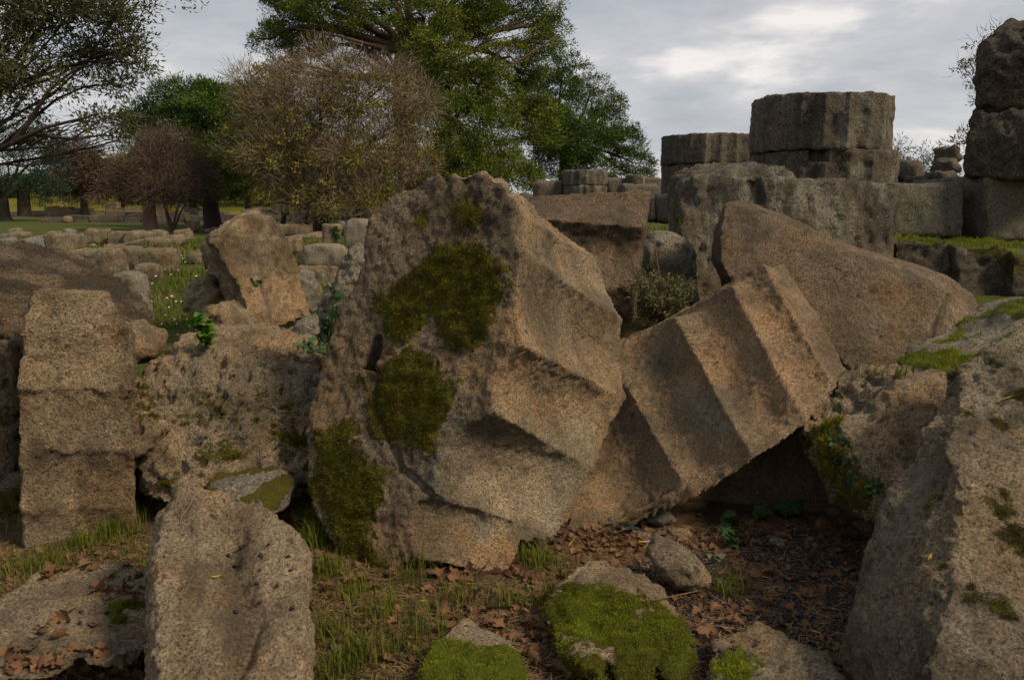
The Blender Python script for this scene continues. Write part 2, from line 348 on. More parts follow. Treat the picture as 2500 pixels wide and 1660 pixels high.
def fluted(items, fade_back=0.75, nv=7, nu=8, inward=None, capbulge=0.0):
    """items: (A, B, depth) ; depth = how deep the flute between this arris and the next is"""
    A = [np.array(i[0]) for i in items]; B = [np.array(i[1]) for i in items]; N = len(A)
    ca = np.mean(A, 0); cb = np.mean(B, 0); ax = cb-ca; ax /= np.linalg.norm(ax); rings = []
    for k in range(nv+1):
        v = k/nv; R = []
        for i in range(N):
            j = (i+1) % N; dp = items[i][2]; m = nu if dp else 1
            for q in range(m):
                s = q/m; p0 = A[i]*(1-v)+B[i]*v; p1 = A[j]*(1-v)+B[j]*v; p = p0*(1-s)+p1*s
                if dp:
                    ch = p1-p0; c = ca*(1-v)+cb*v
                    inn = inward if inward is not None else c-(p0+p1)/2
                    inn = inn-ax*(inn@ax); inn = inn-ch*(inn@ch)/(ch@ch); inn /= np.linalg.norm(inn)
                    ff = items[i][3] if len(items[i]) > 3 else 1.0; ff = ff+(1-ff)*min(1, v/.45)
                    f = ff if v < fade_back else 1-(v-fade_back)/(1-fade_back)*0.75
                    p = p+inn*dp*(math.sin(math.pi*s)**0.8)*f
                R.append(p)
        rings.append(np.array(R))
    return ring_loft(rings)

# ================= the great mossy drum in the middle
NH = np.array((-0.46, -0.80, 0.38)); NH /= np.linalg.norm(NH); CHh = float(NH@np.array((0.04, 3.3, 0.947)))
def hA(px, py): return onplane(px, py, NH, CHh)
def hB(px, py, L): return onplane(px, py, NH, CHh-L)
def hN(px, py, L, s=0.93):
    a = hA(px, py); c = hA(1020, 900); return c+(a-c)*s-NH*L
hero = [
 (hA(1155, 419), hN(1155, 419, 0.8), 0), (hA(1228, 441), hB(1400, 590, 1.30), 0.02, .3), (hA(1252, 508), hB(1460, 634, 1.30), 0.085, .3),
 (hA(1276, 612), hB(1522, 780, 1.17), 0.115, .3), (hA(1278, 842), hB(1533, 975, 1.05), 0.075), (hA(1212, 1010), hB(1460, 1150, 0.80), 0.10),
 (hA(1058, 1206), hB(1375, 1318, 0.50), 0.13), (hA(1016, 1362), hB(1252, 1420, 0.22), 0.03), (hA(952, 1424), hN(952, 1424, 0.35), 0)]
for q in [(906, 1412), (860, 1372), (805, 1316), (763, 1240), (748, 1168), (752, 1110), (746, 1055), (757, 989), (780, 917), (803, 840), (822, 763), (864, 706), (887, 640), (890, 591), (895, 553), (914, 511), (968, 476), (1021, 442), (1056, 430), (1121, 430)]:
    hero.append((hA(*q), hN(*q, 0.75), 0))
MOSS_H = [
 ([(1010, 660), (1075, 605), (1130, 590), (1200, 612), (1236, 620), (1232, 700), (1215, 745), (1190, 790), (1165, 850), (1100, 857), (1070, 830), (1085, 760), (1062, 740), (1048, 800), (1000, 840), (960, 845), (945, 780), (920, 735), (960, 690)], 1.0),
 ([(1100, 500), (1150, 480), (1182, 490), (1180, 560), (1120, 575)], 0.9), ([(1000, 500), (1060, 480), (1060, 540), (1010, 590), (990, 560)], 0.62),
 ([(960, 870), (1020, 850), (1060, 880), (1050, 930), (1000, 950), (1040, 930), (1080, 905), (1106, 930), (1100, 990), (1075, 1040), (1070, 1100), (1035, 1125), (990, 1085), (920, 1060), (910, 980), (930, 905)], 1.0),
 ([(820, 1025), (860, 1030), (882, 1090), (900, 1130), (945, 1140), (950, 1200), (930, 1260), (880, 1270), (920, 1340), (960, 1400), (930, 1420), (860, 1370), (800, 1300), (765, 1240), (755, 1120), (780, 1060)], 0.95),
 ([(868, 895), (900, 900), (925, 930), (910, 955), (870, 950)], 0.9), ([(820, 825), (845, 822), (850, 870), (830, 880)], 0.85),
 ([(930, 690), (975, 680), (960, 740), (920, 750)], 0.8)]
def hero_post(W, nr):
    a = W@NH-CHh; px, py = proj(W); u = (nr@NH > 0.2) | (a > -0.15)
    hole = in_poly(px, py, [(913, 820), (933, 824), (923, 874), (908, 905), (879, 896), (897, 855)]) & (a > -0.12)
    W = W-NH*(hole*0.24)[:, None]
    cr = in_poly(px+fbm(W, 14, 2, 3)*14, py, [(915, 905), (925, 905), (932, 1010), (985, 1130), (1065, 1205), (1050, 1215), (970, 1150), (915, 1010)]) & (a > -0.1)
    W = W-NH*(cr*0.018)[:, None]
    top = sstep(560, 430, py); W = W+nr*((fbm(W, 7, 3, 44)*0.05+fbm(W, 22, 3, 45)*0.03)*top)[:, None]
    edge = sstep(0.10, 0.0, np.abs(a))*sstep(900, 500, py)*(px > 1150); W = W+nr*(fbm(W, 13, 3, 46)*0.030*edge*sstep(620, 520, py))[:, None]
    return W
def face_h(W, nr, px, py): return None
rock('fallen_column_drum', [fluted(hero, 0.7, 8, 10)], M_hero, 'huge mossy fluted column drum leaning in the centre, dowel hole in its face', 'column drum',
     voxel=0.0115, smooth=1, disp=((1.6, 0.008), (6, 0.005), (20, 0.006), (55, 0.0045)), seed=3, post=hero_post,
     attrs={'moss': MOSS_H, 'mbright': [([(1020, 930), (1106, 930), (1090, 1000), (1060, 1010)], 0.35), ([(940, 690), (990, 640), (1060, 640), (960, 800)], 0.25)],
            'ochre': [([(1120, 1330), (1270, 1320), (1250, 1421), (1130, 1395)], 0.75), ([(1262, 473), (1400, 590), (1350, 570), (1290, 520)], 0.45), ([(1040, 1230), (1110, 1240), (1080, 1370), (1030, 1350)], 0.4)],
            'pale': [lambda W, nr, px, py: (nr@NH < .5)*sstep(-.3, .3, fbm(W*np.array((1, 1, .5)), 4, 3, 75))*0.42, ([(1150, 1110), (1290, 1170), (1350, 1250), (1300, 1290), (1150, 1220), (1100, 1180)], 1.0), ([(1225, 930), (1290, 900), (1270, 1010), (1225, 1010)], 0.5), ([(1300, 640), (1370, 700), (1400, 760), (1340, 700)], 0.6)],  # lit flutes and their warm glow painted in as paler stone
            'lichen': [([(1400, 1020), (1450, 1030), (1440, 1090), (1400, 1110)], 0.9), ([(980, 1170), (1030, 1130), (1060, 1180), (1000, 1200)], 0.5)],
            'dark': [lambda W, nr, px, py: (W@NH > CHh-0.2)*sstep(-0.25, 0.35, fbm(W, 3.2, 4, 71))*sstep(900, 520, py)*0.95*(nr@NH > .35),  # upper bed face darkened in the colour: its shade beside the lit flutes
                     lambda W, nr, px, py: sstep(0.0, 0.3, fbm(W*np.array((1, 1, .6)), 5, 3, 73))*0.45]})
# ================= tilted fluted drum to its right
it = [(P(1250, 930, 5.0), P(1365, 1340, 3.55), 0.04), (P(1345, 903, 4.9), P(1526, 1290, 3.64), 0.045), (P(1474, 852, 4.7), P(1690, 1219, 3.52), 0.05), (P(1648, 774, 4.5), P(1838, 1122, 3.46), 0.05), (P(1786, 696, 4.4), P(1971, 1035, 3.52), 0.045),
      (P(1864, 640, 4.45), P(2042, 948, 3.68), 0.03), (P(1914, 640, 4.75), P(2067, 905, 3.9), 0), (P(1900, 665, 5.5), P(2050, 905, 4.6), 0), (P(1640, 850, 6.0), P(1800, 1150, 4.7), 0), (P(1340, 950, 5.7), P(1430, 1330, 4.3), 0)]
rock('tilted_column_drum', [fluted(it, 0.9, 6, 9)], M_fl, 'tilted fluted column drum leaning against the right side of the big mossy drum', 'column drum', voxel=0.0125, smooth=1,
     disp=((2.0, 0.008), (8, 0.004), (26, 0.004), (60, 0.003)), seed=11, attrs={'lichen': [([(1660, 930), (1700, 900), (1760, 980), (1790, 1040), (1770, 1080), (1700, 1060), (1690, 990)], 0.95), ([(1780, 770), (1830, 800), (1880, 900), (1860, 960), (1810, 860)], 0.5)],
       'moss': [([(1500, 840), (1640, 760), (1660, 762), (1520, 848)], 0.5)], 'ochre': [([(1500, 1150), (1620, 1150), (1600, 1260), (1530, 1270)], 0.25), ([(1720, 780), (1760, 790), (1900, 1010), (1860, 1010)], 0.3)],
       'dark': [lambda W, nr, px, py: sstep(-0.1, 0.4, fbm(W, 4, 4, 81))*0.5]})
# ================= big slab : another drum lying on edge
pl = plane3((1790, 495, 5.9), (2317, 713, 5.15), (2135, 930, 4.75))
face = [(1767, 505), (1796, 495), (1850, 520), (1923, 552), (1985, 582), (2060, 612), (2135, 640), (2210, 670), (2280, 694), (2317, 713), (2292, 760), (2255, 840), (2215, 906), (2135, 936), (2093, 923), (2060, 890), (1980, 800), (1880, 760), (1800, 720), (1758, 640), (1758, 560)]
n_, c_ = pl
A = np.array([onplane(x, y, n_, c_) for x, y in face])
rim = [(1770, 498), (1800, 488), (1856, 505), (1930, 533), (1995, 562), (2070, 592), (2145, 610), (2225, 638), (2300, 668), (2384, 720), (2402, 785), (2385, 838), (2285, 890), (2150, 925)]
Bk = []
for k, (x, y) in enumerate(face):
    if k < 14: Bk.append(onplane(*rim[k], n_, c_-0.62*abs(n_@np.array((0.1, 1, 0)))))
    else: Bk.append(A[k]+np.array((0.1, 0.6, -0.05)))
Bk = np.array(Bk); ca, cb = A.mean(0), Bk.mean(0)
rr = [ca+(A-ca)*0.99, A*0.98+Bk*0.02, A*0.5+Bk*0.5, Bk, cb+(Bk-cb)*0.9+np.array((0.02, 0.1, 0))]
# the flute cut in its right end
rr[2][9:14] += (ca-rr[2][9:14])*0.12
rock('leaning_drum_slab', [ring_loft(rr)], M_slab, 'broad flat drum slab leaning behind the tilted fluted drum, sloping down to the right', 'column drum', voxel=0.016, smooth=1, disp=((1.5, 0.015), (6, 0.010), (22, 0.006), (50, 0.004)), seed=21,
     attrs={'dark': [lambda W, nr, px, py: sstep(-0.2, 0.35, fbm(W, 3, 4, 91))*1.0*(nr[:, 2] < 0.5)], 'lichen': [([(2080, 760), (2180, 740), (2190, 800), (2120, 850)], 0.45)], 'pale': [([(2322, 712), (2390, 730), (2402, 790), (2340, 850), (2270, 890), (2213, 908), (2260, 830)], 0.55), ([(1960, 560), (2320, 680), (2330, 712), (2200, 660), (1980, 580)], 0.5)]})  # top-edge pale strip is a painted highlight; right end is paler stone
# ================= block behind the drum : horizontal flutes
T = [((1290, 500), (1587, 470), 5.75), ((1298, 470), (1586, 463), 5.70), ((1300, 536), (1570, 553), 5.40), ((1440, 690), (1556, 655), 5.45), ((1440, 800), (1540, 800), 5.5)]
def ledge_post(W, nr):
    px, py = proj(W); return W+nr*((fbm(W, 11, 3, 47)*0.05)*sstep(500, 470, py))[:, None]
its = [(P(1592, 468, 5.75), P(1288, 485, 5.75), 0.02), (P(1571, 554, 5.38), P(1290, 531, 5.38), 0.09), (P(1553, 690, 5.30), P(1320, 740, 5.30), 0.0), (P(1542, 830, 5.45), P(1320, 870, 5.45), 0), (P(1545, 850, 6.2), P(1330, 860, 6.2), 0), (P(1585, 474, 6.25), P(1300, 482, 6.2), 0)]
rock('ledged_block', [fluted(its, 2.0, 6, 10)], M_slab, 'upright block with one deep horizontal flute and a ragged top edge, behind the mossy drum', 'stone block', voxel=0.016, smooth=2,
     disp=((2.2, 0.006), (9, 0.005), (30, 0.005)), post=ledge_post, seed=31, attrs={'pale': [([(1400, 610), (1520, 600), (1540, 650), (1500, 690), (1450, 650)], 0.4)], 'dark': [([(1320, 535), (1580, 555), (1570, 610), (1380, 600)], 0.7), ([(1290, 455), (1590, 455), (1590, 490), (1290, 490)], 0.5)]})
# ================= big dark eroded drum behind
pl = plane3((1700, 700, 6.9), (2180, 620, 6.9), (1900, 450, 7.1))
blk = [(1655, 470), (1662, 440), (1690, 425), (1733, 416), (1800, 405), (1860, 402), (1925, 408), (1950, 440), (2000, 452), (2060, 446), (2130, 445), (2180, 450), (2203, 475), (2198, 560), (2190, 640), (2190, 760), (1680, 800), (1668, 715), (1657, 600), (1652, 520)]
rock('dark_eroded_drum', [slab(blk, pl, (0.15, 1.7, 0.10), 0.05, 0.9), hull([P(1690, 425, 7.05), P(1690, 425, 8.2), P(1735, 412, 8.3), P(1920, 414, 8.4), P(1945, 436, 8.2), P(1950, 440, 7.05), P(1690, 600, 7.1), P(1940, 600, 7.1), P(1940, 600, 8.0), P(1700, 600, 8)])], M_dk,
     'massive dark weathered drum with pale lichen streaks, standing behind the leaning slab', 'column drum', voxel=0.026, smooth=3, disp=((1.4, 0.03), (5, 0.02), (16, 0.014), (40, 0.008)), stretch=(1.6, 1.6, 0.5), pits=0.02, pitf=9, seed=41,
     attrs={'lichen': [lambda W, nr, px, py: sstep(0.05, 0.3, fbm(W*np.array((2.2, 2.2, .35)), 3.5, 4, 141))*0.8], 'dark': [lambda W, nr, px, py: sstep(-0.15, 0.3, fbm(W*np.array((1, 1, .3)), 4, 3, 95))*0.8], 'pale': [([(2100, 470), (2120, 470), (2115, 640), (2098, 640)], 0.4), ([(2150, 600), (2175, 560), (2190, 700), (2150, 700)], 0.4)]})
# pale pitted boulder between
rock('pale_pitted_boulder', [blob([(1560, 600), (1590, 570), (1640, 560), (1668, 568), (1700, 620), (1700, 760), (1560, 790), (1545, 700)], 6.5, 0.2, 0.5)], M_grey, 'pale pitted boulder behind the little shrub, left of the dark weathered drum', 'boulder', voxel=0.03, pits=0.03, seed=43)
# ================= dark block under the tilted drum
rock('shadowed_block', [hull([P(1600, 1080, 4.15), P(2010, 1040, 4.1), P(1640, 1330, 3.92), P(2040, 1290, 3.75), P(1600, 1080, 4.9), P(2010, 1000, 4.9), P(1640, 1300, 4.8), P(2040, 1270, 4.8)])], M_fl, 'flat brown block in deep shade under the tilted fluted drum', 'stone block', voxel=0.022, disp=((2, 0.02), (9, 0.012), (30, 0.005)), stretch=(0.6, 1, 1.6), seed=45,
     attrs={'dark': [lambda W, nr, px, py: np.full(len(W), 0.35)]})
# ================= the fluted block at the left
its = [(P(262, 716, 3.72), P(80, 712, 3.50), 0.0), (P(318, 800, 3.68), P(50, 800, 3.42), 0.03), (P(322, 950, 3.64), P(38, 946, 3.37), 0.035), (P(326, 1100, 3.64), P(41, 1100, 3.37), 0.035), (P(331, 1238, 3.66), P(48, 1243, 3.37), 0.025),
       (P(335, 1320, 3.68), P(60, 1370, 3.37), 0), (P(350, 1310, 4.15), P(70, 1320, 3.9), 0), (P(325, 790, 4.2), P(66, 800, 3.95), 0), (P(250, 722, 4.2), P(90, 718, 4.0), 0)]
rock('fluted_block', [fluted(its, 2.0, 6, 9)], M_pit, 'upright weathered block with shallow horizontal flutes standing in grass at the left', 'stone block', voxel=0.0135, smooth=2, disp=((2.2, 0.010), (8, 0.006), (26, 0.007), (55, 0.004)), seed=51,
     attrs={'dark': [lambda W, nr, px, py: (sstep(-0.1, 0.35, fbm(W*np.array((1, 1, .5)), 6, 4, 97))*0.75)], 'ochre': [lambda W, nr, px, py: sstep(0.05, 0.4, fbm(W, 3, 3, 98))*0.5], 'moss': [([(85, 1350), (330, 1285), (330, 1262), (70, 1330)], 0.3)]})
rock('slanting_slab', [blob([(-60, 610), (0, 597), (50, 603), (126, 634), (184, 672), (245, 712), (290, 760), (330, 820), (330, 900), (150, 900), (60, 815), (-60, 735)], 4.6, 0.35, 0.5, 0.25)], M_slab, 'long rough slab sloping down to the right behind the fluted block at the far left', 'stone slab', voxel=0.018, smooth=1, disp=((1.8, 0.02), (7, 0.025), (20, 0.018), (45, .007)), stretch=(0.45, 1, 1.6), pits=.02, pitf=12, seed=53,
     attrs={'dark': [lambda W, nr, px, py: sstep(-0.1, 0.3, fbm(W*np.array((.6, 1, 1.5)), 6, 4, 99))*1.0]})
rock('rounded_boulder', [blob([(300, 780), (333, 798), (360, 822), (368, 845), (362, 870), (325, 895), (290, 890)], 4.3, 0.15, 0.3)], M_pit, 'rounded shoulder of stone just right of the upper fluted block', 'boulder', voxel=0.018, disp=((2.5, 0.02), (9, 0.016), (30, 0.008)), seed=54)
rock('mossy_rubble', [blob([(-40, 790), (40, 790), (75, 830), (85, 1000), (60, 1170), (30, 1190), (-40, 1180)], 4.2, 0.15, 0.5)], M_pit, 'dark mossy rubble block at the left edge behind the fluted block', 'boulder', voxel=0.02, pits=0.03, seed=55, mossup=0.9,
     attrs={'moss': [([(-20, 1000), (45, 1000), (45, 1060), (-20, 1060)], 0.6)], 'dark': [lambda W, nr, px, py: np.full(len(W), 0.4)]})
rock('low_dark_stone', [blob([(-40, 1180), (30, 1195), (70, 1230), (75, 1290), (-40, 1300)], 3.9, 0.15, 0.4)], M_pit, 'low dark mossy stone at the left edge, below the rubble block', 'stone', voxel=0.02, pits=0.02, seed=56, attrs={'moss': [([(-40, 1200), (60, 1200), (60, 1280), (-40, 1280)], 0.9)]})
# ================= pitted boulder with plants
rock('pitted_boulder', [blob([(325, 1010), (333, 959), (356, 909), (394, 867), (440, 826), (486, 812), (530, 808), (600, 806), (640, 815), (727, 848), (800, 895), (830, 1000), (820, 1150), (740, 1190), (560, 1200), (400, 1190), (345, 1120)], 4.35, 0.42, 0.7, 0.20),
     blob([(345, 1130), (370, 1070), (420, 1030), (520, 1010), (700, 1050), (770, 1120), (760, 1200), (560, 1225), (380, 1215), (350, 1190)], 3.95, 0.25, 0.4, 0.15),
     blob([(328, 1020), (345, 985), (400, 990), (415, 1040), (380, 1100), (340, 1105)], 3.85, 0.15, 0.3, 0.1)], M_pit, 'big honeycombed boulder with moss and a green sprout, left of the huge mossy drum', 'boulder',
     voxel=0.0135, smooth=1, disp=((2.2, 0.03), (8, 0.022), (24, 0.014), (50, 0.008)), pits=0.03, pitf=20, seed=61, mossup=0.35,
     attrs={'moss': [([(440, 1100), (560, 1060), (620, 1100), (560, 1140), (470, 1150)], 0.5), ([(640, 1050), (770, 1030), (770, 1120), (680, 1100)], 0.6), ([(380, 1150), (430, 1130), (420, 1200), (370, 1200)], 0.7), ([(610, 960), (700, 960), (690, 1010), (620, 1000)], 0.45), ([(345, 950), (400, 990), (400, 1060), (340, 1020)], 0.5)],
            'mbright': [([(640, 960), (770, 950), (770, 1120), (500, 1130)], 0.5)]})
# ================= tilted standing stone
n_, c_ = plane3((630, 530, 8.75), (760, 770, 8.9), (617, 800, 8.1))
fr = [(508, 592), (526, 575), (554, 556), (580, 541), (606, 530), (632, 525), (658, 541), (675, 550), (686, 569), (703, 603), (722, 650), (733, 688), (750, 730), (766, 780), (714, 790), (667, 803), (640, 812), (615, 803), (589, 730), (574, 692), (554, 660), (526, 612)]
A = np.array([onplane(x, y, n_, c_) for x, y in fr]); ca = A.mean(0)
rr = [ca+(A-ca)*0.96, A+np.array((0, .04, 0)), A*1+np.array((-0.28, 0.75, 0.03)), ca+(A-ca)*0.9+np.array((-0.3, 0.9, 0.0))]
lf = hull([P(508, 595, 8.6), P(526, 612, 8.5), P(554, 660, 8.4), P(589, 730, 8.25), P(617, 801, 8.12), P(486, 597, 9.2), P(488, 620, 9.2), P(502, 682, 9.1), P(516, 716, 9.0), P(545, 765, 8.9), P(600, 800, 8.7), P(513, 568, 9.2), P(640, 700, 9.2), P(600, 560, 9.4)])
rock('standing_stone', [ring_loft(rr), lf], M_pit, 'tilted standing stone with a golden lower face, in the grass left of the mossy drum', 'standing stone', voxel=0.025, smooth=2, disp=((1.3, 0.03), (5, 0.025), (16, 0.018), (36, 0.010)), pits=0.02, pitf=12, seed=63,
     attrs={'ochre': [lambda W, nr, px, py: sstep(640, 700, py+(px-620)*-0.15)*(nr[:, 0] > -0.45)*0.5], 'dark': [lambda W, nr, px, py: sstep(690, 600, py)*sstep(-0.3, 0.3, fbm(W, 2.5, 3, 33))*0.95]})
for k, (nm, pg, Y, m, lb) in enumerate([
  ('brown_rock', [(483, 830), (490, 775), (510, 745), (545, 735), (590, 770), (612, 800), (600, 840)], 7.6, M_pit, 'brown rock propping the foot of the tilted standing stone'),
  ('rough_rock', [(437, 760), (445, 715), (470, 680), (505, 668), (530, 690), (560, 740), (560, 790), (480, 780)], 8.6, M_pit, 'rough dark rock half hidden behind the left foot of the standing stone'),
  ('grey_rock', [(700, 820), (715, 790), (740, 775), (790, 778), (800, 840), (720, 850)], 7.3, M_grey, 'grey rock at the right foot of the standing stone'),
  ('ivy_rock', [(775, 900), (777, 800), (778, 740), (793, 716), (812, 680), (818, 656), (830, 630), (860, 612), (890, 602), (960, 640), (960, 900), (800, 930)], 5.6, M_grey, 'rough grey rock with ivy just behind the left edge of the mossy drum'),
  ('thin_slab', [(716, 672), (725, 662), (742, 660), (752, 680), (758, 720), (770, 765), (740, 775), (722, 740)], 9.4, M_grey, 'thin pale slab standing behind the right side of the standing stone'),
  ('narrow_stone', [(752, 695), (765, 690), (773, 720), (776, 758), (768, 765), (755, 740)], 9.8, M_field, 'narrow tan stone beside the thin pale slab')]):
    rock(nm, [blob(pg, Y, 0.12, 0.4)], m, lb, 'rock', voxel=0.024 if Y > 6 else 0.017, smooth=2, disp=((2.5, 0.035), (8, 0.025), (22, 0.012)), pits=0.02, seed=100+k)
# ================= foreground : left stone with rounded flutes
n_, c_ = plane3((560, 1175, 2.75), (365, 1640, 1.95), (770, 1640, 1.95))
po = [(372, 1290), (384, 1240), (417, 1202), (424, 1170), (459, 1160), (488, 1168), (518, 1181), (589, 1194), (657, 1219), (716, 1261), (754, 1297), (767, 1358), (772, 1450), (778, 1560), (782, 1750), (770, 1900), (370, 1900), (352, 1750), (356, 1600), (352, 1450), (362, 1380)]
def fl_post(W, nr):
    px, py = proj(W); t = px+(py-1400)*0.06
    w = sstep(1180, 1260, py)
    t = t+fbm(W, 3.5, 3, 4)*80; d = 0.014*np.exp(-((t-470)/40)**2)+0.045*np.exp(-((t-585)/36)**2)-0.012*np.exp(-((t-520)/34)**2)
    return W-np.array(n_)*(d*w*(nr@n_ > 0.2))[:, None]
FLN = n_
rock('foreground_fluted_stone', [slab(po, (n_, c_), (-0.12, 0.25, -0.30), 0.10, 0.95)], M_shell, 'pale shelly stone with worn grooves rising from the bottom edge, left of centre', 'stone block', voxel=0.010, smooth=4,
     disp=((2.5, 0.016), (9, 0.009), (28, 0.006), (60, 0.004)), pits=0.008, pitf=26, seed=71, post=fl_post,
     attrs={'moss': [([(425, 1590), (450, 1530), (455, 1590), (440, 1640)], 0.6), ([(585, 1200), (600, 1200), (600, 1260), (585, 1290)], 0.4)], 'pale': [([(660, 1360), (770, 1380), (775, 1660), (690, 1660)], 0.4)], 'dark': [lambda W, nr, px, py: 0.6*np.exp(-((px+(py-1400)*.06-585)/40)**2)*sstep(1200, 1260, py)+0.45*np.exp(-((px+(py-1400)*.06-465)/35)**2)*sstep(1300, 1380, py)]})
rock('low_pale_rock', [blob([(-80, 1450), (0, 1440), (42, 1448), (72, 1440), (126, 1423), (202, 1411), (295, 1425), (354, 1446), (400, 1470), (400, 1580), (300, 1610), (100, 1640), (-80, 1640)], 2.62, 0.16, 0.4, 0.28)], M_pit, 'low pale rock with moss and fallen olives at the lower left corner', 'rock', voxel=0.0115, smooth=2,
     disp=((2.5, 0.02), (9, 0.012), (28, 0.008)), pits=0.015, seed=73, attrs={'moss': [([(240, 1445), (345, 1460), (350, 1520), (300, 1530), (250, 1480)], 0.75), ([(90, 1455), (190, 1465), (200, 1530), (150, 1500)], 0.5)], 'mbright': [([(230, 1440), (355, 1440), (355, 1540), (240, 1540)], 0.9)]})
rock('flat_mossy_rock', [blob([(500, 1190), (526, 1170), (589, 1164), (690, 1169), (706, 1200), (690, 1250), (600, 1260), (500, 1240)], 3.55, 0.12, 0.3, 0.2)], M_grey, 'small flat rock lying behind the foreground grooved stone', 'rock', voxel=0.014, disp=((3, .02), (10, .01)), seed=75, mossup=1.0)
# ================= foreground right
Ptop = [(2334, 904, 2.98), (2308, 942, 2.86), (2298, 981, 2.78), (2257, 1029, 2.68), (2237, 1057, 2.62), (2232, 1098, 2.55), (2215, 1126, 2.50), (2168, 1186, 2.42), (2147, 1224, 2.38)]
outN = [(2334, 904), (2305, 945), (2296, 985), (2257, 1029), (2237, 1057), (2230, 1100), (2213, 1128), (2168, 1186), (2147, 1224), (2136, 1279), (2122, 1349), (2112, 1419), (2094, 1466), (2075, 1522), (2080, 1605), (2099, 1660), (2130, 1800)]
S = []
YS = [3.25, 3.15, 3.08, 2.98, 2.93, 2.88, 2.84, 2.76, 2.72, 2.66, 2.60, 2.52, 2.46, 2.38, 2.30, 2.22, 2.05]
rid = [(2350, 900), (2335, 960), (2330, 1000), (2315, 1050), (2305, 1080), (2310, 1120), (2335, 1160), (2350, 1190), (2350, 1240), (2345, 1300), (2335, 1350), (2325, 1410), (2312, 1470), (2280, 1540), (2240, 1610), (2230, 1680), (2230, 1800)]
rY = [3.20, 3.02, 2.93, 2.80, 2.72, 2.64, 2.54, 2.48, 2.42, 2.34, 2.28, 2.20, 2.12, 2.02, 1.94, 1.88, 1.78]
far_ = [(2520, 795), (2560, 840), (2600, 880), (2640, 930), (2660, 960), (2680, 1000), (2700, 1050), (2700, 1110), (2700, 1170), (2700, 1240), (2690, 1300), (2690, 1370), (2690, 1440), (2690, 1520), (2690, 1600), (2690, 1680), (2700, 1800)]
fY = [3.35, 3.2, 3.1, 3.0, 2.92, 2.84, 2.76, 2.68, 2.6, 2.5, 2.4, 2.3, 2.2, 2.1, 2.0, 1.92, 1.8]
rings = []
for k in range(len(outN)):
    a = P(*outN[k], YS[k]); b = P(*rid[k], rY[k]); c = P(*far_[k], fY[k])
    ab = (a+b)/2+np.array((0.02, 0.015, 0)); bc = (b+c)/2+np.array((0, 0, 0.015))
    base = a.copy(); base = base+np.array((0.10, 0.30, -0.25)); e = c+np.array((0.15, 0.3, -0.35)); base[2] = min(base[2], a[2]-.2)
    lo = np.array((a[0]+.05, a[1]+.2, -0.15)); lo2 = np.array((c[0]+.3, c[1]+.4, -0.15))
    rings.append(np.array([a, ab, b, bc, c, lo2, lo]))
rings = [r for r in rings]
def n_post(W, nr):
    px, py = proj(W)
    cav = np.exp(-(((px-2300)/130)**2+((py-1640)/110)**2))
    return W-nr*(0.07*cav)[:, None]
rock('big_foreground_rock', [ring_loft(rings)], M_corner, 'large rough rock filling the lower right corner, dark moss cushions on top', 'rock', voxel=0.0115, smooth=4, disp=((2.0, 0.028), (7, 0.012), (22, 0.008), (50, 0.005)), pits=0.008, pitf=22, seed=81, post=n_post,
     attrs={'moss': [lambda W, nr, px, py: sstep(0.16, 0.5, fbm(W, 8, 3, 111)+0.45*fbm(W, 26, 3, 112))*(px > 2240+np.maximum(0, py-1160)*0.25)*(py < 1560)*sstep(-.2, .2, nr[:, 2])*0.72],
            'dark': [lambda W, nr, px, py: 0.8*sstep(1440, 1600, py+(px-2300)*-0.35)*(px > 2225)*sstep(-0.35, 0.1, fbm(W, 3, 3, 113))+0.35*sstep(0, .3, fbm(W, 4, 3, 115))],  # first term: shade at the lower right painted into the stone colour
            'lichen': [([(2200, 1190), (2260, 1100), (2280, 1110), (2230, 1300), (2150, 1450), (2125, 1420)], 0.6)]})
rock('mossy_cleft_rock', [blob([(1990, 1025), (2060, 985), (2084, 948), (2155, 932), (2206, 919), (2260, 925), (2340, 950), (2350, 1100), (2260, 1230), (2140, 1255), (2060, 1225), (2010, 1140)], 3.5, 0.25, 0.5, 0.22, -0.05),
                         hull([P(1955, 1040, 3.55), P(2000, 1015, 3.7), P(2010, 1160, 3.38), P(1990, 1140, 3.5), P(2060, 1245, 3.42), P(2150, 1275, 3.35), P(2150, 1150, 3.3), P(2080, 1120, 3.25), P(2100, 1000, 3.9), P(2150, 1250, 3.9)])], M_pit,
     'knobbly tan rock with a mossy ivy-hung hollow, between the tilted drum and the corner rock', 'rock', voxel=0.014, smooth=2, disp=((2.2, 0.05), (7, 0.03), (22, 0.014), (50, .006)), pits=0.025, pitf=14, seed=83,
     attrs={'moss': [([(1985, 1030), (2070, 1000), (2060, 1080), (2070, 1130), (2130, 1180), (2150, 1190), (2150, 1230), (2060, 1230), (2010, 1170)], 1.0), ([(2085, 1010), (2110, 1015), (2105, 1040), (2085, 1035)], 0.6)], 'mbright': [([(1990, 1020), (2070, 1000), (2060, 1060), (1990, 1060)], 0.4)],
            'ochre': [([(2240, 950), (2300, 950), (2300, 1100), (2180, 1100), (2150, 1120), (2080, 1070)], 0.55)]})
rock('moss_topped_rock', [blob([(2235, 925), (2275, 890), (2340, 860), (2385, 842), (2430, 815), (2500, 765), (2580, 740), (2620, 900), (2500, 960), (2300, 970)], 4.25, 0.3, 0.5, 0.35)], M_grey, 'rock with a bright green moss top running up to the right edge', 'rock', voxel=0.018, disp=((2.5, .025), (9, .015)), seed=85,
     attrs={'moss': [lambda W, nr, px, py: sstep(0.15, 0.5, nr[:, 2])*sstep(-0.1, 0.15, fbm(W, 4.2, 3, 117))], 'mbright': [lambda W, nr, px, py: np.full(len(W), 0.85)]})
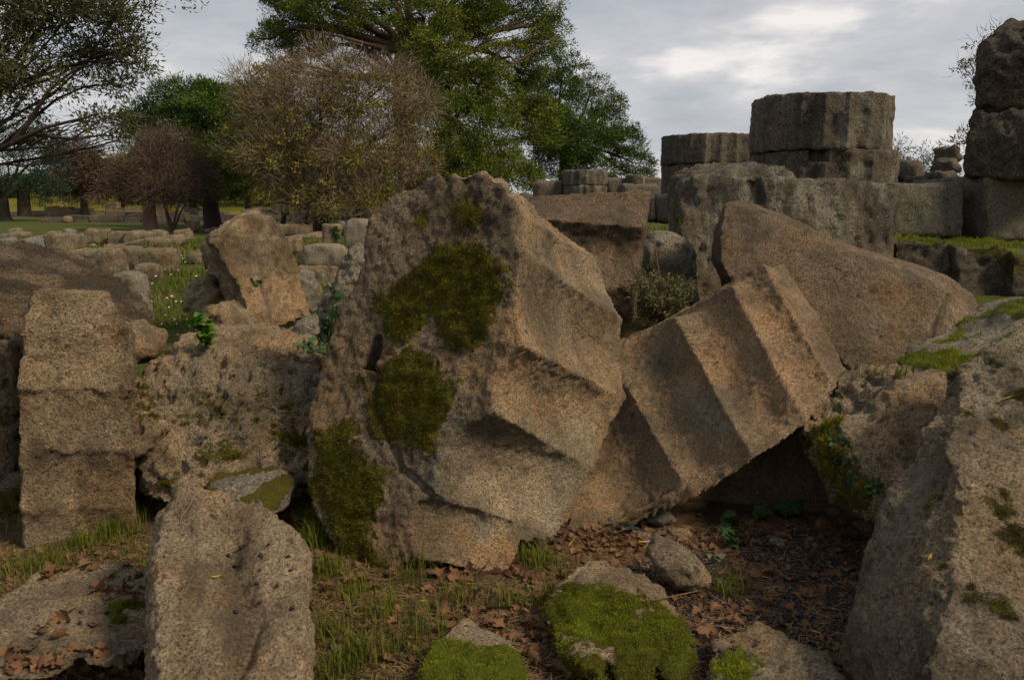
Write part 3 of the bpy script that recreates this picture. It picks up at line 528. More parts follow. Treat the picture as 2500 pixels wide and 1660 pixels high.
rock('tan_rock', [blob([(1582, 1350), (1605, 1335), (1630, 1340), (1661, 1337), (1698, 1364), (1733, 1402), (1727, 1422), (1698, 1440), (1640, 1432), (1605, 1400), (1590, 1375)], 2.98, 0.07, 0.14)], M_pit, 'small angular tan rock lying on the leaf litter in front of the tilted drum', 'rock', voxel=0.008, smooth=2, disp=((7, 0.012), (22, 0.006), (50, 0.003)), seed=87)
rock('mossy_boulder', [blob([(1331, 1520), (1373, 1460), (1415, 1426), (1450, 1416), (1493, 1419), (1586, 1447), (1651, 1480), (1663, 1521), (1689, 1582), (1690, 1680), (1640, 1760), (1480, 1740), (1449, 1650), (1400, 1600), (1360, 1560)], 2.52, 0.13, 0.3, 0.22)], M_shell, 'rounded boulder thick with green moss and a bare pale crest, bottom of the picture', 'mossy rock', voxel=0.0095, smooth=3, disp=((4, 0.02), (12, 0.010), (35, 0.006)), seed=89,
     attrs={'moss': [lambda W, nr, px, py: np.where(py > 1430+np.maximum(0, px-1470)*0.40+fbm(W, 12, 3, 119)*22, 1.0, 0.0)*np.where(fbm(W, 14, 3, 120) > 0.30, 0.3, 1.0)], 'mbright': [lambda W, nr, px, py: np.clip(0.35+fbm(W, 6, 3, 121)*1.2, 0, 1)*sstep(-.1, .5, nr[:, 2])]})
rock('moss_streaked_rock', [blob([(1028, 1680), (1042, 1600), (1052, 1566), (1072, 1548), (1134, 1538), (1165, 1548), (1197, 1570), (1243, 1617), (1275, 1665), (1270, 1760), (1040, 1760)], 2.38, 0.08, 0.2, 0.25)], M_shell, 'small rock streaked with bright moss at the bottom edge, left of the mossy boulder', 'mossy rock', voxel=0.008, smooth=2, disp=((5, 0.016), (14, 0.008), (40, 0.004)), seed=91,
     attrs={'moss': [lambda W, nr, px, py: np.where(fbm(W*np.array((1, 1, 1)), (5, 9, 9), 3, 123) > -0.08-0.25*(px < 1100), 1.0, 0.0)*(py > 1550+(px-1050)*.25)], 'mbright': [lambda W, nr, px, py: np.full(len(W), 0.85)]})
rock('rough_corner_rock', [blob([(1742, 1670), (1752, 1610), (1798, 1578), (1866, 1551), (1912, 1555), (1960, 1584), (2035, 1625), (2070, 1670), (2060, 1760), (1760, 1760)], 2.36, 0.08, 0.2, 0.25)], M_pit, 'rough tan rock with a moss patch at the bottom edge, right of the mossy boulder', 'mossy rock', voxel=0.008, smooth=2, disp=((5, 0.022), (14, 0.014), (40, 0.006)), pits=0.01, pitf=28, seed=93,
     attrs={'moss': [([(1745, 1600), (1800, 1590), (1850, 1600), (1840, 1680), (1745, 1680)], 0.9), ([(1940, 1600), (1990, 1620), (1970, 1650)], .6)], 'mbright': [lambda W, nr, px, py: np.full(len(W), 0.9)]})
# ------------------------------------------------------------ standing column drums on the platform, right
def col_drum(name, px0, px1, ytop, ybot, Y, mat, label, seam_tilt=0.0, depth=0.07, nfl=20, seed=0, voxel=0.05, **kw):
    R = (px1-px0)/2/FPX*Y
    for _ in range(4):
        a, b = P(px0, (ytop+ybot)/2, Y+R*.95), P(px1, (ytop+ybot)/2, Y+R*.95); R = (b[0]-a[0])/2; cx = (a[0]+b[0])/2
    zt = P((px0+px1)/2, ytop, Y)[2]; zb = P((px0+px1)/2, ybot, Y)[2]
    rings = []
    for v, z in enumerate((zt, zt-0.02, (zt+zb)/2, zb+0.012, zb-0.012)):
        ring = []
        for i in range(nfl*5):
            th = 2*math.pi*i/(nfl*5); s = (i % 5)/5; r = R-0.6*depth*math.sin(math.pi*s)**0.8-(0.004 if v in (0, 4) else 0)
            ring.append((cx+r*math.cos(th), Y+R*0.95+r*math.sin(th), z))
        rings.append(np.array(ring))
    return rock(name, [ring_loft(rings)], mat, label, 'column drum', attrs=kw.pop('attrs', {'lichen': [lambda W, nr, px, py: sstep(0.1, 0.35, fbm(W*np.array((2, 2, .4)), 2.5, 4, seed))*0.6], 'dark': [lambda W, nr, px, py: sstep(-0.05, 0.3, fbm(W*np.array((2, 2, .25)), 2.0, 4, seed+3))*0.8]}), voxel=voxel*.58, smooth=1, disp=kw.pop('disp', ((1.0, 0.014), (3.5, 0.012), (9, 0.012), (24, .006))), pits=kw.pop('pits', 0.01), pitf=5, seed=seed, **kw)
col_drum('column_drum', 1838, 2172, 222, 363, 12.0, M_far, 'upper drum of the tall broken column standing against the sky', seed=201, depth=0.10)
def notch(W, nr):
    px, py = proj(W); h = (abs(px-2000) < 22) & (abs(py-376) < 18) & (W[:, 1] < 12.6); return W+np.array((0, 1, 0))*(h*0.22)[:, None]
col_drum('column_drum', 1833, 2176, 364, 500, 12.0, M_far, 'lower drum of the tall broken column, with a small square hole', seed=202, depth=0.09, post=notch)
col_drum('column_drum', 1614, 1850, 324, 397, 16.5, M_far, 'upper drum of the shorter column left of the tall one', seed=203, depth=0.10, voxel=0.06)
col_drum('column_drum', 1612, 1850, 398, 500, 16.5, M_far, 'lower drum of the shorter column left of the tall one', seed=204, depth=0.10, voxel=0.06)
col_drum('small_column_drum', 1369, 1484, 414, 452, 23, M_far, 'pale squat drum standing on the distant wall behind the ledged block', seed=205, depth=0.08, voxel=0.07)
col_drum('small_column_drum', 1372, 1482, 453, 492, 23, M_far, 'lower course under the pale squat drum on the distant wall', seed=206, depth=0.08, voxel=0.07)
col_drum('small_column_drum', 1523, 1575, 427, 470, 24, M_far, 'small drum stub on the distant wall left of the shorter column', seed=207, depth=0.05, voxel=0.07)
def box_rock(name, x0, x1, y0, y1, Y, thick, mat, label, cat='stone block', voxel=0.05, jit=0.05, seed=0, skew=0.0, **kw):
    r = random.Random(seed*13+1); c = []
    w = abs(P(x1, y1, Y)[0]-P(x0, y1, Y)[0])
    for (x, y, d) in [(x0, y0, 0), (x1, y0, 0), (x1, y1, 0), (x0, y1, 0), (x0, y0, 1), (x1, y0, 1), (x1, y1, 1), (x0, y1, 1)]:
        p = P(x, y, Y+r.uniform(-.03, .03)); p[1] += d*thick; p[0] += skew*d*thick; p += np.array([r.uniform(-1, 1)*jit*min(w, 1.5) for _ in range(3)])*(1 if y == y0 else .5); c.append(p)
    return rock(name, [hull(c)], mat, label, cat, voxel=voxel, seed=seed, **dict(dict(smooth=1), **kw))
D2 = ((1.2, 0.04), (4, 0.03), (12, 0.014)); D3 = ((1.0, 0.06), (3, 0.05), (9, 0.03))
# distant temple platform walls
box_rock('wall_block', 1303, 1372, 441, 500, 23.5, 1.2, M_far, 'pale block on the distant wall left of the squat drum', seed=211, voxel=0.08, disp=D2)
box_rock('wall_block', 1480, 1530, 434, 500, 24.2, 1.2, M_far, 'pale block on the distant wall between the two small drums', seed=212, voxel=0.08, disp=D2)
box_rock('wall_block', 1524, 1618, 450, 500, 22.5, 1.2, M_far, 'low block on the distant wall below the small drum stub', seed=213, voxel=0.08, disp=D2)
box_rock('wall_block', 1568, 1616, 435, 470, 24.4, 1.0, M_far, 'long flat block on the distant wall touching the shorter column', seed=214, voxel=0.08, disp=D2)
box_rock('wall_block', 1270, 1305, 472, 510, 22, 1.2, M_far, 'low block at the left end of the distant wall', seed=215, voxel=0.08, disp=D2)
for k, (a, b) in enumerate(((1583, 1601), (1602, 1640), (1641, 1700))):
    box_rock('step_block', a, b, 477, 540, 13.5+0.02*k, 1.6, M_far, ['narrow dark step block just right of the ledged block', 'ribbed step block, middle of the three beside the dark weathered drum', 'ribbed step block half hidden by the dark weathered drum'][k], seed=216+k, voxel=0.045, jit=0.01, disp=((1.5, 0.03), (6, 0.03)), stretch=(2.2, 1, .4),
             attrs={'moss': [lambda W, nr, px, py: sstep(0.0, 0.4, fbm(W*np.array((3, 1, .4)), 2, 3, 8))*0.35]})
# stylobate at the right
box_rock('platform_block', 2178, 2352, 447, 578, 8.6, 1.6, M_dk, 'long lichen-spotted ashlar of the platform, left of the dark recess', seed=221, voxel=0.032, jit=0.012, disp=((1.5, 0.015), (7, 0.012), (22, 0.008)), attrs={'lichen': [lambda W, nr, px, py: np.full(len(W), 0.35)]})
box_rock('platform_block', 2412, 2640, 432, 590, 8.4, 1.6, M_dk, 'lichen-spotted ashlar of the platform at the right edge, right of the dark recess', seed=222, voxel=0.032, jit=0.012, disp=((1.5, 0.015), (7, 0.012), (22, 0.008)), attrs={'lichen': [lambda W, nr, px, py: np.full(len(W), 0.35)]})
def cave(W, nr):
    px, py = proj(W); h = np.exp(-(((px-2405)/22)**2+((py-560)/38)**2)); return W+np.array((0, 1, 0))*(h*0.6*(W[:, 1] < 9.4))[:, None]
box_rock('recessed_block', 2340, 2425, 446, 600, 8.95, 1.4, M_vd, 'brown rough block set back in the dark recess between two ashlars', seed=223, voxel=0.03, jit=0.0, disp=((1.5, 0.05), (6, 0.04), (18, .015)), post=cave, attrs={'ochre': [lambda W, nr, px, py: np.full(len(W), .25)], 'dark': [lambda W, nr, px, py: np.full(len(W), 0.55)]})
box_rock('platform_ledge', 2150, 2700, 442, 449, 9.1, 3.0, M_dk, 'thin flat ledge course under the broken column at the right edge', seed=224, voxel=0.04, jit=0.0, disp=((2, 0.01),))
rock('dark_drum', [hull([P(x, y, Y) for x, y, Y in [(2432, 100, 8.7), (2438, 74, 8.8), (2462, 56, 9), (2640, 30, 9), (2397, 122, 8.7), (2387, 160, 8.6), (2387, 254, 8.6), (2384, 276, 8.7), (2640, 276, 8.2), (2640, 40, 8.2), (2700, 262, 9.8), (2700, 60, 9.8), (2400, 264, 9.6), (2420, 120, 9.6)]])], M_vd, 'black weathered upper drum of the broken column cut by the right edge', 'column drum', voxel=0.032, disp=((1.2, 0.03), (4, 0.025), (13, 0.025)), smooth=1, pits=.03, seed=231)
rock('dark_drum', [hull([P(x, y, Y) for x, y, Y in [(2378, 273, 8.6), (2366, 330, 8.55), (2352, 410, 8.5), (2350, 440, 8.5), (2640, 266, 8.1), (2640, 440, 8.0), (2700, 266, 9.9), (2700, 440, 9.9), (2360, 440, 9.8), (2385, 270, 9.6)]])], M_vd, 'black weathered lower drum of the broken column cut by the right edge', 'column drum', voxel=0.032, disp=((1.2, 0.03), (4, 0.03), (13, 0.025)), smooth=1, pits=.03, seed=232)
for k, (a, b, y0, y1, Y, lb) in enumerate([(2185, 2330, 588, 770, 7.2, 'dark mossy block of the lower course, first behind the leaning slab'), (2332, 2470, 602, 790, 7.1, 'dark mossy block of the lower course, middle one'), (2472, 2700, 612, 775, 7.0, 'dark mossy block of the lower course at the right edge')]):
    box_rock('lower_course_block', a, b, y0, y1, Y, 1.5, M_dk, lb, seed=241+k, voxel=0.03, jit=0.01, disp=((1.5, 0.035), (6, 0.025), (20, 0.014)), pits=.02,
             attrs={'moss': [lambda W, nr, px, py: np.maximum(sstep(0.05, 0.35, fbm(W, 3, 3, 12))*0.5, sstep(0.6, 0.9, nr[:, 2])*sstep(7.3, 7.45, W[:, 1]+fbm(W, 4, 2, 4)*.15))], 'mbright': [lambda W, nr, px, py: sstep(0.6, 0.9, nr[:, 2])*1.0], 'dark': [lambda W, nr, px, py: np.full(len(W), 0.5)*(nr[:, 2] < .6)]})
# rubble right of the tall column
for k, (a, b, y0, y1, Y) in enumerate([(2165, 2230, 388, 445, 15.0), (2205, 2262, 398, 448, 14.6), (2232, 2262, 400, 440, 14.2), (2255, 2285, 424, 448, 13.8), (2322, 2352, 360, 400, 16), (2318, 2352, 395, 425, 15.5), (2300, 2352, 424, 450, 13.5)]):
    box_rock('rubble_block', a, b, y0, y1, Y, 0.7, M_far, ['rough reddish block beside the foot of the tall column', 'second rough block to the right of the tall column', 'squarish end block of the rubble wall right of the tall column', 'lowest small block of the rubble, by the gap of trees', 'rounded stone topping the stack beside the black drum', 'middle stone of the stack beside the black drum', 'dark flat stone under the stack beside the black drum'][k], seed=251+k, voxel=0.06, jit=0.05, disp=D3)
box_rock('rubble_ledge', 2100, 2360, 441, 470, 14.5, 3.0, M_far, 'long low ledge carrying the rubble right of the tall column', seed=259, voxel=0.08, jit=0.0, disp=D2)
# ------------------------------------------------------------ stones scattered over the left field
FS = [ # x0,x1,ytop,ybottom,kind,label
 (10, 46, 557, 571, M_grey, 'grey block lying on another at the far left of the field'), (-8, 56, 571, 585, M_field, 'flat tan block under the grey one at the far left of the field'), (74, 150, 572, 594, M_field, 'long tan block behind the brown drum stump'),
 (113, 156, 563, 577, M_grey, 'small pale block resting on the long tan block'), (154, 178, 561, 577, M_blue, 'small dark grey block, right of the pale one on the long block'), (-10, 30, 583, 596, M_blue, 'dark grey slab at the left edge of the field'),
 (32, 110, 586, 616, M_blue, 'blue-grey broken slab left of the brown drum stump'), (106, 184, 578, 634, M_field, 'brown ribbed drum stump at the left of the field'), (166, 200, 575, 608, M_blue, 'dark grey wedge leaning right of the brown drum stump'),
 (201, 258, 563, 597, M_field, 'squared tan block right of the grey wedge'), (185, 214, 571, 592, M_field, 'low tan stone between the grey wedge and the squared block'), (213, 236, 594, 606, M_grey, 'tiny grey stone in front of the squared tan block'),
 (257, 310, 563, 598, M_field, 'rounded tan block, middle of the back row'), (300, 362, 568, 599, M_field, 'pale brown block right of the rounded one in the back row'), (328, 352, 560, 574, M_field, 'small round stone topping the back row'),
 (365, 405, 561, 577, M_field, 'small squared block near the brown bare tree'), (414, 462, 561, 583, M_field, 'knobbly stone at the right end of the back row'), (344, 432, 575, 601, M_field, 'long low stone by the rope post'),
 (253, 334, 604, 642, M_field, 'flat slab leaning on the big drum fragment in the field'), (311, 416, 612, 664, M_field, 'big squat drum fragment in the middle of the field'), (319, 378, 651, 686, M_field, 'angular small block in front of the big drum fragment'),
 (128, 277, 621, 679, M_field, 'large rounded brown block left of the flat slab'), (270, 358, 662, 731, M_grey, 'grey weathered boulder in the middle of the field'), (232, 308, 686, 717, M_field, 'tan rock just left of the grey weathered boulder'),
 (252, 366, 712, 792, M_grey, 'smooth grey boulder with a dark cleft, behind the fluted block'), (456, 492, 619, 645, M_field, 'small low dark stone left of the standing stone'), (699, 732, 582, 620, M_field, 'small pale stone right of the standing stone top'),
 (730, 853, 590, 655, M_grey, 'wide grey lumpy boulder left of the mossy drum'), (782, 830, 550, 597, M_field, 'ivy-grown stone block left of the round grey stone'), (838, 915, 530, 604, M_grey, 'big round-topped grey stone beside the mossy drum crest'),
 (684, 757, 549, 577, M_field, 'low squared block near the trees'), (757, 775, 551, 564, M_grey, 'little white stone by the tree trunks'), (634, 670, 522, 545, M_grey, 'pale square block above the standing stone'),
 (720, 818, 653, 703, M_field, 'yellowish block in front of the lumpy grey boulder'), (530, 552, 542, 556, M_blue, 'dark box-like stone under the green pines'), (494, 514, 556, 569, M_blue, 'dark little block left of the pale sign-like one'),
 (512, 533, 555, 566, M_grey, 'little white block behind the standing stone'), (719, 734, 530, 548, M_grey, 'small upright dark stone between the trunks'), (150, 172, 528, 545, M_field, 'short drum stump in front of the far wall'),
 (822, 842, 540, 560, M_grey, 'small grey stone beside the round-topped one'), (683, 790, 572, 581, M_field, 'thin flat kerb stone below the low squared block'), (675, 697, 545, 558, M_blue, 'small dark stone right behind the standing stone'),
 (455, 482, 540, 566, M_field, 'stump-like stone under the bare brown tree'), (590, 630, 560, 590, M_field, 'tan block hidden behind the standing stone')]
for k, (a, b, y0, y1, m, lb) in enumerate(FS):
    Yg = G(0.5*(a+b), y1-2, 0.03)[1]; w = (b-a)/FPX*Yg
    if m is M_grey and y1 > 600:   # nearer : rounder, finer
        h = y1-y0; q = w/2; r = random.Random(k)
        pts = [(a, y1+6), (a-2+4*r.random(), y0+h*0.45), (a+(b-a)*.08, y0+h*.15), (a+(b-a)*.3, y0+h*r.uniform(0, .08)), (a+(b-a)*.7, y0+h*r.uniform(0, .08)), (a+(b-a)*.93, y0+h*.2), (b, y0+h*.5), (b-1, y1+4)]
        rock('field_stone', [blob(pts, Yg+0.1*w, 0.12*w+.05, 0.45*w, 0.0, 0, ((0.80, -1.0), (0.93, -0.7), (1.0, 0), (0.97, 0.6), (0.8, 1.0)))], m, lb, 'stone', voxel=max(0.02, 0.0035*Yg), smooth=2, disp=((1.3/max(w, .5), 0.035*w), (5, 0.02), (14, 0.015)), pits=0.02, pitf=9, seed=300+k)
    else:
        box_rock('field_stone', a, b, y0, y1+3, Yg, max(0.4, 0.6*w), m, lb, 'stone', voxel=max(0.025, 0.003*Yg), jit=0.10, seed=300+k, smooth=1, disp=((1.5, 0.03), (4, 0.02), (12, 0.016)), pits=0.02)
# long low ruined walls far off : courses of small stones
def ruin_wall(name, px0, px1, yb, hgt, Y, label, seed, mat=M_field):
    r = random.Random(seed); root = empty(name, P((px0+px1)/2, yb, Y)); root.location.z = float(H(root.location.x, Y)); tag(root, label, 'ruined wall')
    x0 = P(px0, yb, Y)[0]; x1 = P(px1, yb, Y)[0]; V = []; F = []; x = x0; z0 = root.location.z-0.1; n = 0
    while x < x1:
        w = r.uniform(0.6, 1.9)
        z = z0
        hh = hgt*r.uniform(0.45, 1.1)*(0.35 if r.random() < .12 else 1)
        while z < z0+hh:
            t = r.uniform(0.22, 0.42); c = []
            for (a, b, d) in [(0, 0, 0), (1, 0, 0), (1, 1, 0), (0, 1, 0), (0, 0, 1), (1, 0, 1), (1, 1, 1), (0, 1, 1)]:
                c.append((x+a*w*0.97+r.uniform(-.04, .04)-root.location.x, r.uniform(-.05, .05)+d*0.9, z+b*t*0.94+r.uniform(-.03, .03)-root.location.z))
            if n < 120:
                me = raw_mesh('stone', c, [(0, 1, 2, 3), (5, 4, 7, 6), (4, 0, 3, 7), (1, 5, 6, 2), (3, 2, 6, 7), (4, 5, 1, 0)], mat, smooth=False); mk('stone', me, root); n += 1
            z += t
        x += w
    return root
ruin_wall('ruined_wall', -30, 110, 533, 0.55, 74, 'low dark ruined wall at the far left below the grassy slope', 1, M_far)
ruin_wall('ruined_wall', 100, 470, 546, 0.9, 58, 'long tumbled stone wall across the middle of the far field', 2, M_far)
ruin_wall('ruined_wall', 110, 470, 530, 1.3, 74, 'sunlit tan ruined wall at the foot of the grassy slope', 3)
ruin_wall('ruined_wall', 380, 700, 552, 0.7, 52, 'low stone wall running behind the bare brown tree trunks', 4, M_far)
ruin_wall('ruined_wall', 600, 900, 540, 0.9, 66, 'dim ruined wall between the distant trunks left of the mossy drum', 5, M_far)
# ------------------------------------------------------------ ground
def build_ground():
    ys = np.concatenate([np.arange(0.3, 6, 0.03), np.geomspace(6, 420, 190)]); vmap = []
    us = np.concatenate([np.linspace(-1.35, 1.35, 231)])
    Y, U = np.meshgrid(ys, us, indexing='ij'); X = U*(Y+1.2); Z = H(X, Y)
    V = np.stack([X, Y, Z], -1).reshape(-1, 3); n, m = Y.shape; i = np.arange(n-1)[:, None]*m+np.arange(m-1)[None]; i = i.ravel()
    F = np.stack([i, i+1, i+m+1, i+m], 1)
    t = NT('ground_soil'); tc = t.n('ShaderNodeTexCoord'); v = tc.outputs['Object']
    g = t.attr('grass').outputs['Fac']
    so = t.mix(t.ramp(t.noise(v, 14, 5, .65), .35, .65), (0.045, 0.028, 0.018), (0.12, 0.075, 0.045)); so = t.mix(t.ramp(t.noise(v, 90, 4, .7), .45, .7, 0, .6), so, (0.16, 0.10, 0.06))
    gr = t.mix(t.ramp(t.noise(v, 0.7, 6, .7), .36, .62), (0.040, 0.075, 0.008), (0.10, 0.088, 0.022)); gr = t.mix(t.ramp(t.noise(v, 5, 6, .8), .4, .62, 0, .6), gr, (0.025, 0.038, 0.006))
    hl = t.attr('hill').outputs['Fac']; gr = t.mix(hl, gr, t.mix(t.ramp(t.noise(v, .15, 6, .75), .4, .6), (0.07, 0.085, 0.006), (0.15, 0.115, 0.012)))
    c = t.mix(g, so, gr); t.put(t.b.inputs['Base Color'], c); t.b.inputs['Roughness'].default_value = 1; t.b.inputs['Specular IOR Level'].default_value = .1
    bp = t.n('ShaderNodeBump'); bp.inputs['Distance'].default_value = .03; t.put(bp.inputs['Height'], t.noise(v, 35, 5, .75)); t.L.new(bp.outputs[0], t.b.inputs['Normal'])
    me = raw_mesh('ground', V, F, t.m)
    gm = sstep(4.5, 6.5, V[:, 1]); gm = np.maximum(gm, grass_mask(V[:, 0], V[:, 1])*0.45); add_attr(me, 'grass', gm); add_attr(me, 'hill', sstep(70, 84, V[:, 1]))
    o = mk('ground', me); tag(o, kind='structure')
    # the rest of the ground out to the horizon, 4 mm lower, below and behind the camera
    S = 1500; me = raw_mesh('plain', [(-S, -S, -.25), (S, -S, -.25), (S, S, -.25), (-S, S, -.25)], [(0, 1, 2, 3)], t.m); add_attr(me, 'grass', [1]*4); tag(mk('plain', me), kind='structure')
def grass_mask(x, y):
    V = np.stack([x, y, 0*x], -1); px, py = proj(V)
    m = in_poly(px, py, [(-200, 1310), (60, 1340), (350, 1280), (380, 1440), (-200, 1460)])*1.0
    m = np.maximum(m, in_poly(px, py, [(740, 1180), (960, 1420), (1240, 1430), (1330, 1350), (1450, 1380), (1340, 1480), (1300, 1560), (1000, 1700), (740, 1750)])*0.9)
    m = np.maximum(m, in_poly(px, py, [(300, 1180), (380, 1200), (420, 1240), (340, 1290), (300, 1290)])*1.0)
    m = np.maximum(m, in_poly(px, py, [(690, 1190), (760, 1170), (800, 1300), (700, 1260)])*1.0)
    m = np.maximum(m, in_poly(px, py, [(700, 1700), (1250, 1700), (1250, 2500), (300, 2500)])*0.7)
    return m
build_ground()
# ------------------------------------------------------------ trees
def tube(V, F, pts, rad, ns=5):
    pts = np.array(pts, float); o = len(V); n = len(pts)
    for i in range(n):
        t = pts[min(i+1, n-1)]-pts[max(i-1, 0)]; t /= np.linalg.norm(t)+1e-9
        a = np.cross(t, (0.3, 0.9, 0.1)); a /= np.linalg.norm(a)+1e-9; b = np.cross(t, a)
        for k in range(ns):
            th = 2*math.pi*k/ns; V.append(pts[i]+(a*math.cos(th)+b*math.sin(th))*rad[i])
    for i in range(n-1):
        for k in range(ns):
            j = (k+1) % ns; F.append((o+i*ns+k, o+i*ns+j, o+(i+1)*ns+j, o+(i+1)*ns+k))
def bend(a, b, r, n=7, amp=0.12, up=0.1):
    a, b = np.array(a), np.array(b); L = np.linalg.norm(b-a); t = np.linspace(0, 1, n)[:, None]
    w1, w2 = r.uniform(-1, 1, 3)*L*amp, r.uniform(-1, 1, 3)*L*amp*0.5
    return a*(1-t)+b*t+w1*np.sin(math.pi*t)+w2*np.sin(2*math.pi*t)+np.array((0, 0, 1))*L*up*np.sin(math.pi*t)
def unit(v): return v/(np.linalg.norm(v, axis=-1, keepdims=True)+1e-9)
def leaves(r, C, out, m, rc, ln, wd, flat=0.6, dirout=0.8, droop=0.0, curve=0.0):
    """C clump centres, out outward directions, m leaves each -> rhombus leaves with tone and clump attributes"""
    n = len(C)*m; c = np.repeat(C, m, 0); o = np.repeat(out, m, 0); ct = np.repeat(r.random(len(C)), m)
    rcs = np.repeat(rc*r.uniform(0.6, 1.3, len(C)), m)
    g = r.normal(size=(n, 3)); g = g/np.linalg.norm(g, axis=1, keepdims=True)*(r.random((n, 1))**0.45); g[:, 2] *= flat
    p = c+g*rcs[:, None]
    d = unit(g*0.8+o*dirout+r.normal(size=(n, 3))*0.55+np.array((0, 0, 0.25-droop)))
    s = unit(np.cross(d, r.normal(size=(n, 3))))
    l = ln*r.uniform(0.6, 1.3, (n, 1)); w = wd*r.uniform(0.7, 1.3, (n, 1))
    mid = p+d*l*0.5+s*0; mid2 = mid+unit(np.cross(d, s))*l*curve
    V = np.stack([p, mid2+s*w*0.5, p+d*l, mid2-s*w*0.5], 1).reshape(-1, 3)
    F = np.arange(n*4).reshape(-1, 4)
    tone = np.clip(0.5*np.repeat(ct, 4)+0.5*np.repeat(r.random(n), 4), 0, 1); return V, F, tone, np.repeat(ct, 4)
def leaf_mesh(name, sets, mat, origin):
    V = []; F = []; T = []; Cc = []; o = 0
    for v, f, t, c in sets: V.append(v); F.append(f+o); T.append(t); Cc.append(c); o += len(v)
    me = raw_mesh(name, np.concatenate(V)-origin, np.concatenate(F), mat, smooth=False)
    add_attr(me, 'tone', np.concatenate(T)); add_attr(me, 'clump', np.concatenate(Cc)); return me
def tree(name, label, bx, Yd, tr, fork, lobes, crowns, seed, group=None, bark=None, limb=True, branches=5, extra=(), by=None):
    """lobes (px,py,rx,ry,dY); crowns: list of dict(mat, per (clumps per m2), m, rc, ln, wd, ...)"""
    r = np.random.default_rng(seed); b = P(bx, 500, Yd); bz = float(H(b[0], Yd)); b[2] = bz-0.1
    root = empty(name, (b[0], b[1], bz)); tag(root, label, 'tree', group); org = np.array((b[0], b[1], bz))
    V = []; F = []; fk = P(fork[0], fork[1], Yd)
    tp = bend(b, fk, r, 8, 0.05, 0); tube(V, F, tp, np.linspace(tr*1.25, tr*0.75, 8)*np.array([1.25]+[1]*7), 8)
    LB = []
    for q in lobes:
        dY = q[4] if len(q) > 4 else r.uniform(-1, 1)*q[2]/FPX*Yd*0.5
        c = P(q[0]+r.normal()*q[2]*.15, q[1]+r.normal()*q[3]*.15, Yd+dY); jz = r.uniform(.7, 1.2); q = (q[0], q[1], q[2]*jz, q[3]*jz); rx = q[2]/FPX*Yd; ry = q[3]/FPX*Yd; LB.append((c, np.array((rx, rx*0.9, ry))))
    top = max(l[0][2] for l in LB)
    for c, R in LB:
        st = tp[-1] if r.random() < .6 else tp[-2]
        if limb:
            pts = bend(st, c, r, 7, 0.10, 0.05); L = np.linalg.norm(c-st); lk = 0.4 if tr > .2 and Yd > 20 else .16; tube(V, F, pts, np.linspace(tr*lk, tr*lk*.25, 7), 5)
            for k in range(branches):
                t0 = pts[r.integers(3, 7)]; e = c+r.normal(size=3)*R*0.55; tube(V, F, bend(t0, e, r, 5, 0.12, 0.05), np.linspace(tr*lk*.28, tr*.02, 5), 3)
    for pl_, r0, r1 in extra:
        pts = np.array([P(x, y, Yd+dy) for x, y, dy in pl_]); tube(V, F, pts, np.linspace(r0, r1, len(pts)), 6)
    mk('trunk', raw_mesh('trunk', np.array(V)-org, F, bark or M_bark), root)
    for cd in crowns:
        sets = []
        for li, (c, R) in enumerate(LB):
            if cd.get('only') and li not in cd['only']: continue
            vol = R[0]*R[1]*R[2]*4.19; n = max(3, int(cd['per']*(R[0]*R[2]*3.14)*r.uniform(.6, 1.15)))
            u = unit(r.normal(size=(n, 3))); rad = r.random((n, 1))**cd.get('bias', 0.45)
            if cd.get('top'): u[:, 2] = np.abs(u[:, 2])*r.choice([1, 1, -.3], n)
            C = c+u*rad*R; C += r.normal(size=(n, 3))*0.06*R
            ok = C[:, 2] > bz+cd.get('minz', 0.5); C = C[ok]; u = u[ok]
            if len(C): sets.append(leaves(r, C, u, cd['m'], cd['rc'], cd['ln'], cd['wd'], cd.get('flat', .6), cd.get('out', .6), cd.get('droop', 0), cd.get('curve', 0)))
        tag(mk(cd.get('name', 'crown'), leaf_mesh(cd.get('name', 'crown'), sets, cd['mat'], org), root), kind='stuff')
    return root
ML_pine = leaf_mat('pine_needles', (0.018, 0.034, 0.006), (0.062, 0.098, 0.011), (0.135, 0.165, 0.016), trans=.15)
ML_pine_d = leaf_mat('dark_pine_needles', (0.014, 0.030, 0.007), (0.045, 0.082, 0.011), (0.075, 0.115, 0.013), trans=.12)
ML_pine_b = leaf_mat('bluish_pine_needles', (0.014, 0.028, 0.016), (0.030, 0.055, 0.026))
ML_olive = leaf_mat('olive_leaves', (0.030, 0.040, 0.012), (0.10, 0.115, 0.04), (0.090, 0.090, 0.040))
ML_dry = leaf_mat('olive_green_leaves', (0.07, 0.066, 0.012), (0.18, 0.165, 0.025), (0.20, 0.17, 0.03))
ML_twig = leaf_mat('bare_twigs', (0.085, 0.064, 0.040), (0.25, 0.19, 0.12), trans=0.0, rough=0.95)
ML_twig_r = leaf_mat('reddish_bare_twigs', (0.055, 0.038, 0.028), (0.13, 0.09, 0.065), trans=0.0, rough=0.95)
ML_orange = leaf_mat('autumn_leaves', (0.10, 0.045, 0.015), (0.18, 0.085, 0.025), (0.10, 0.09, 0.02))
pine = dict(mat=ML_pine, per=9.5, m=90, rc=0.60, ln=0.26, wd=0.052, flat=0.6, out=0.5, bias=.28)
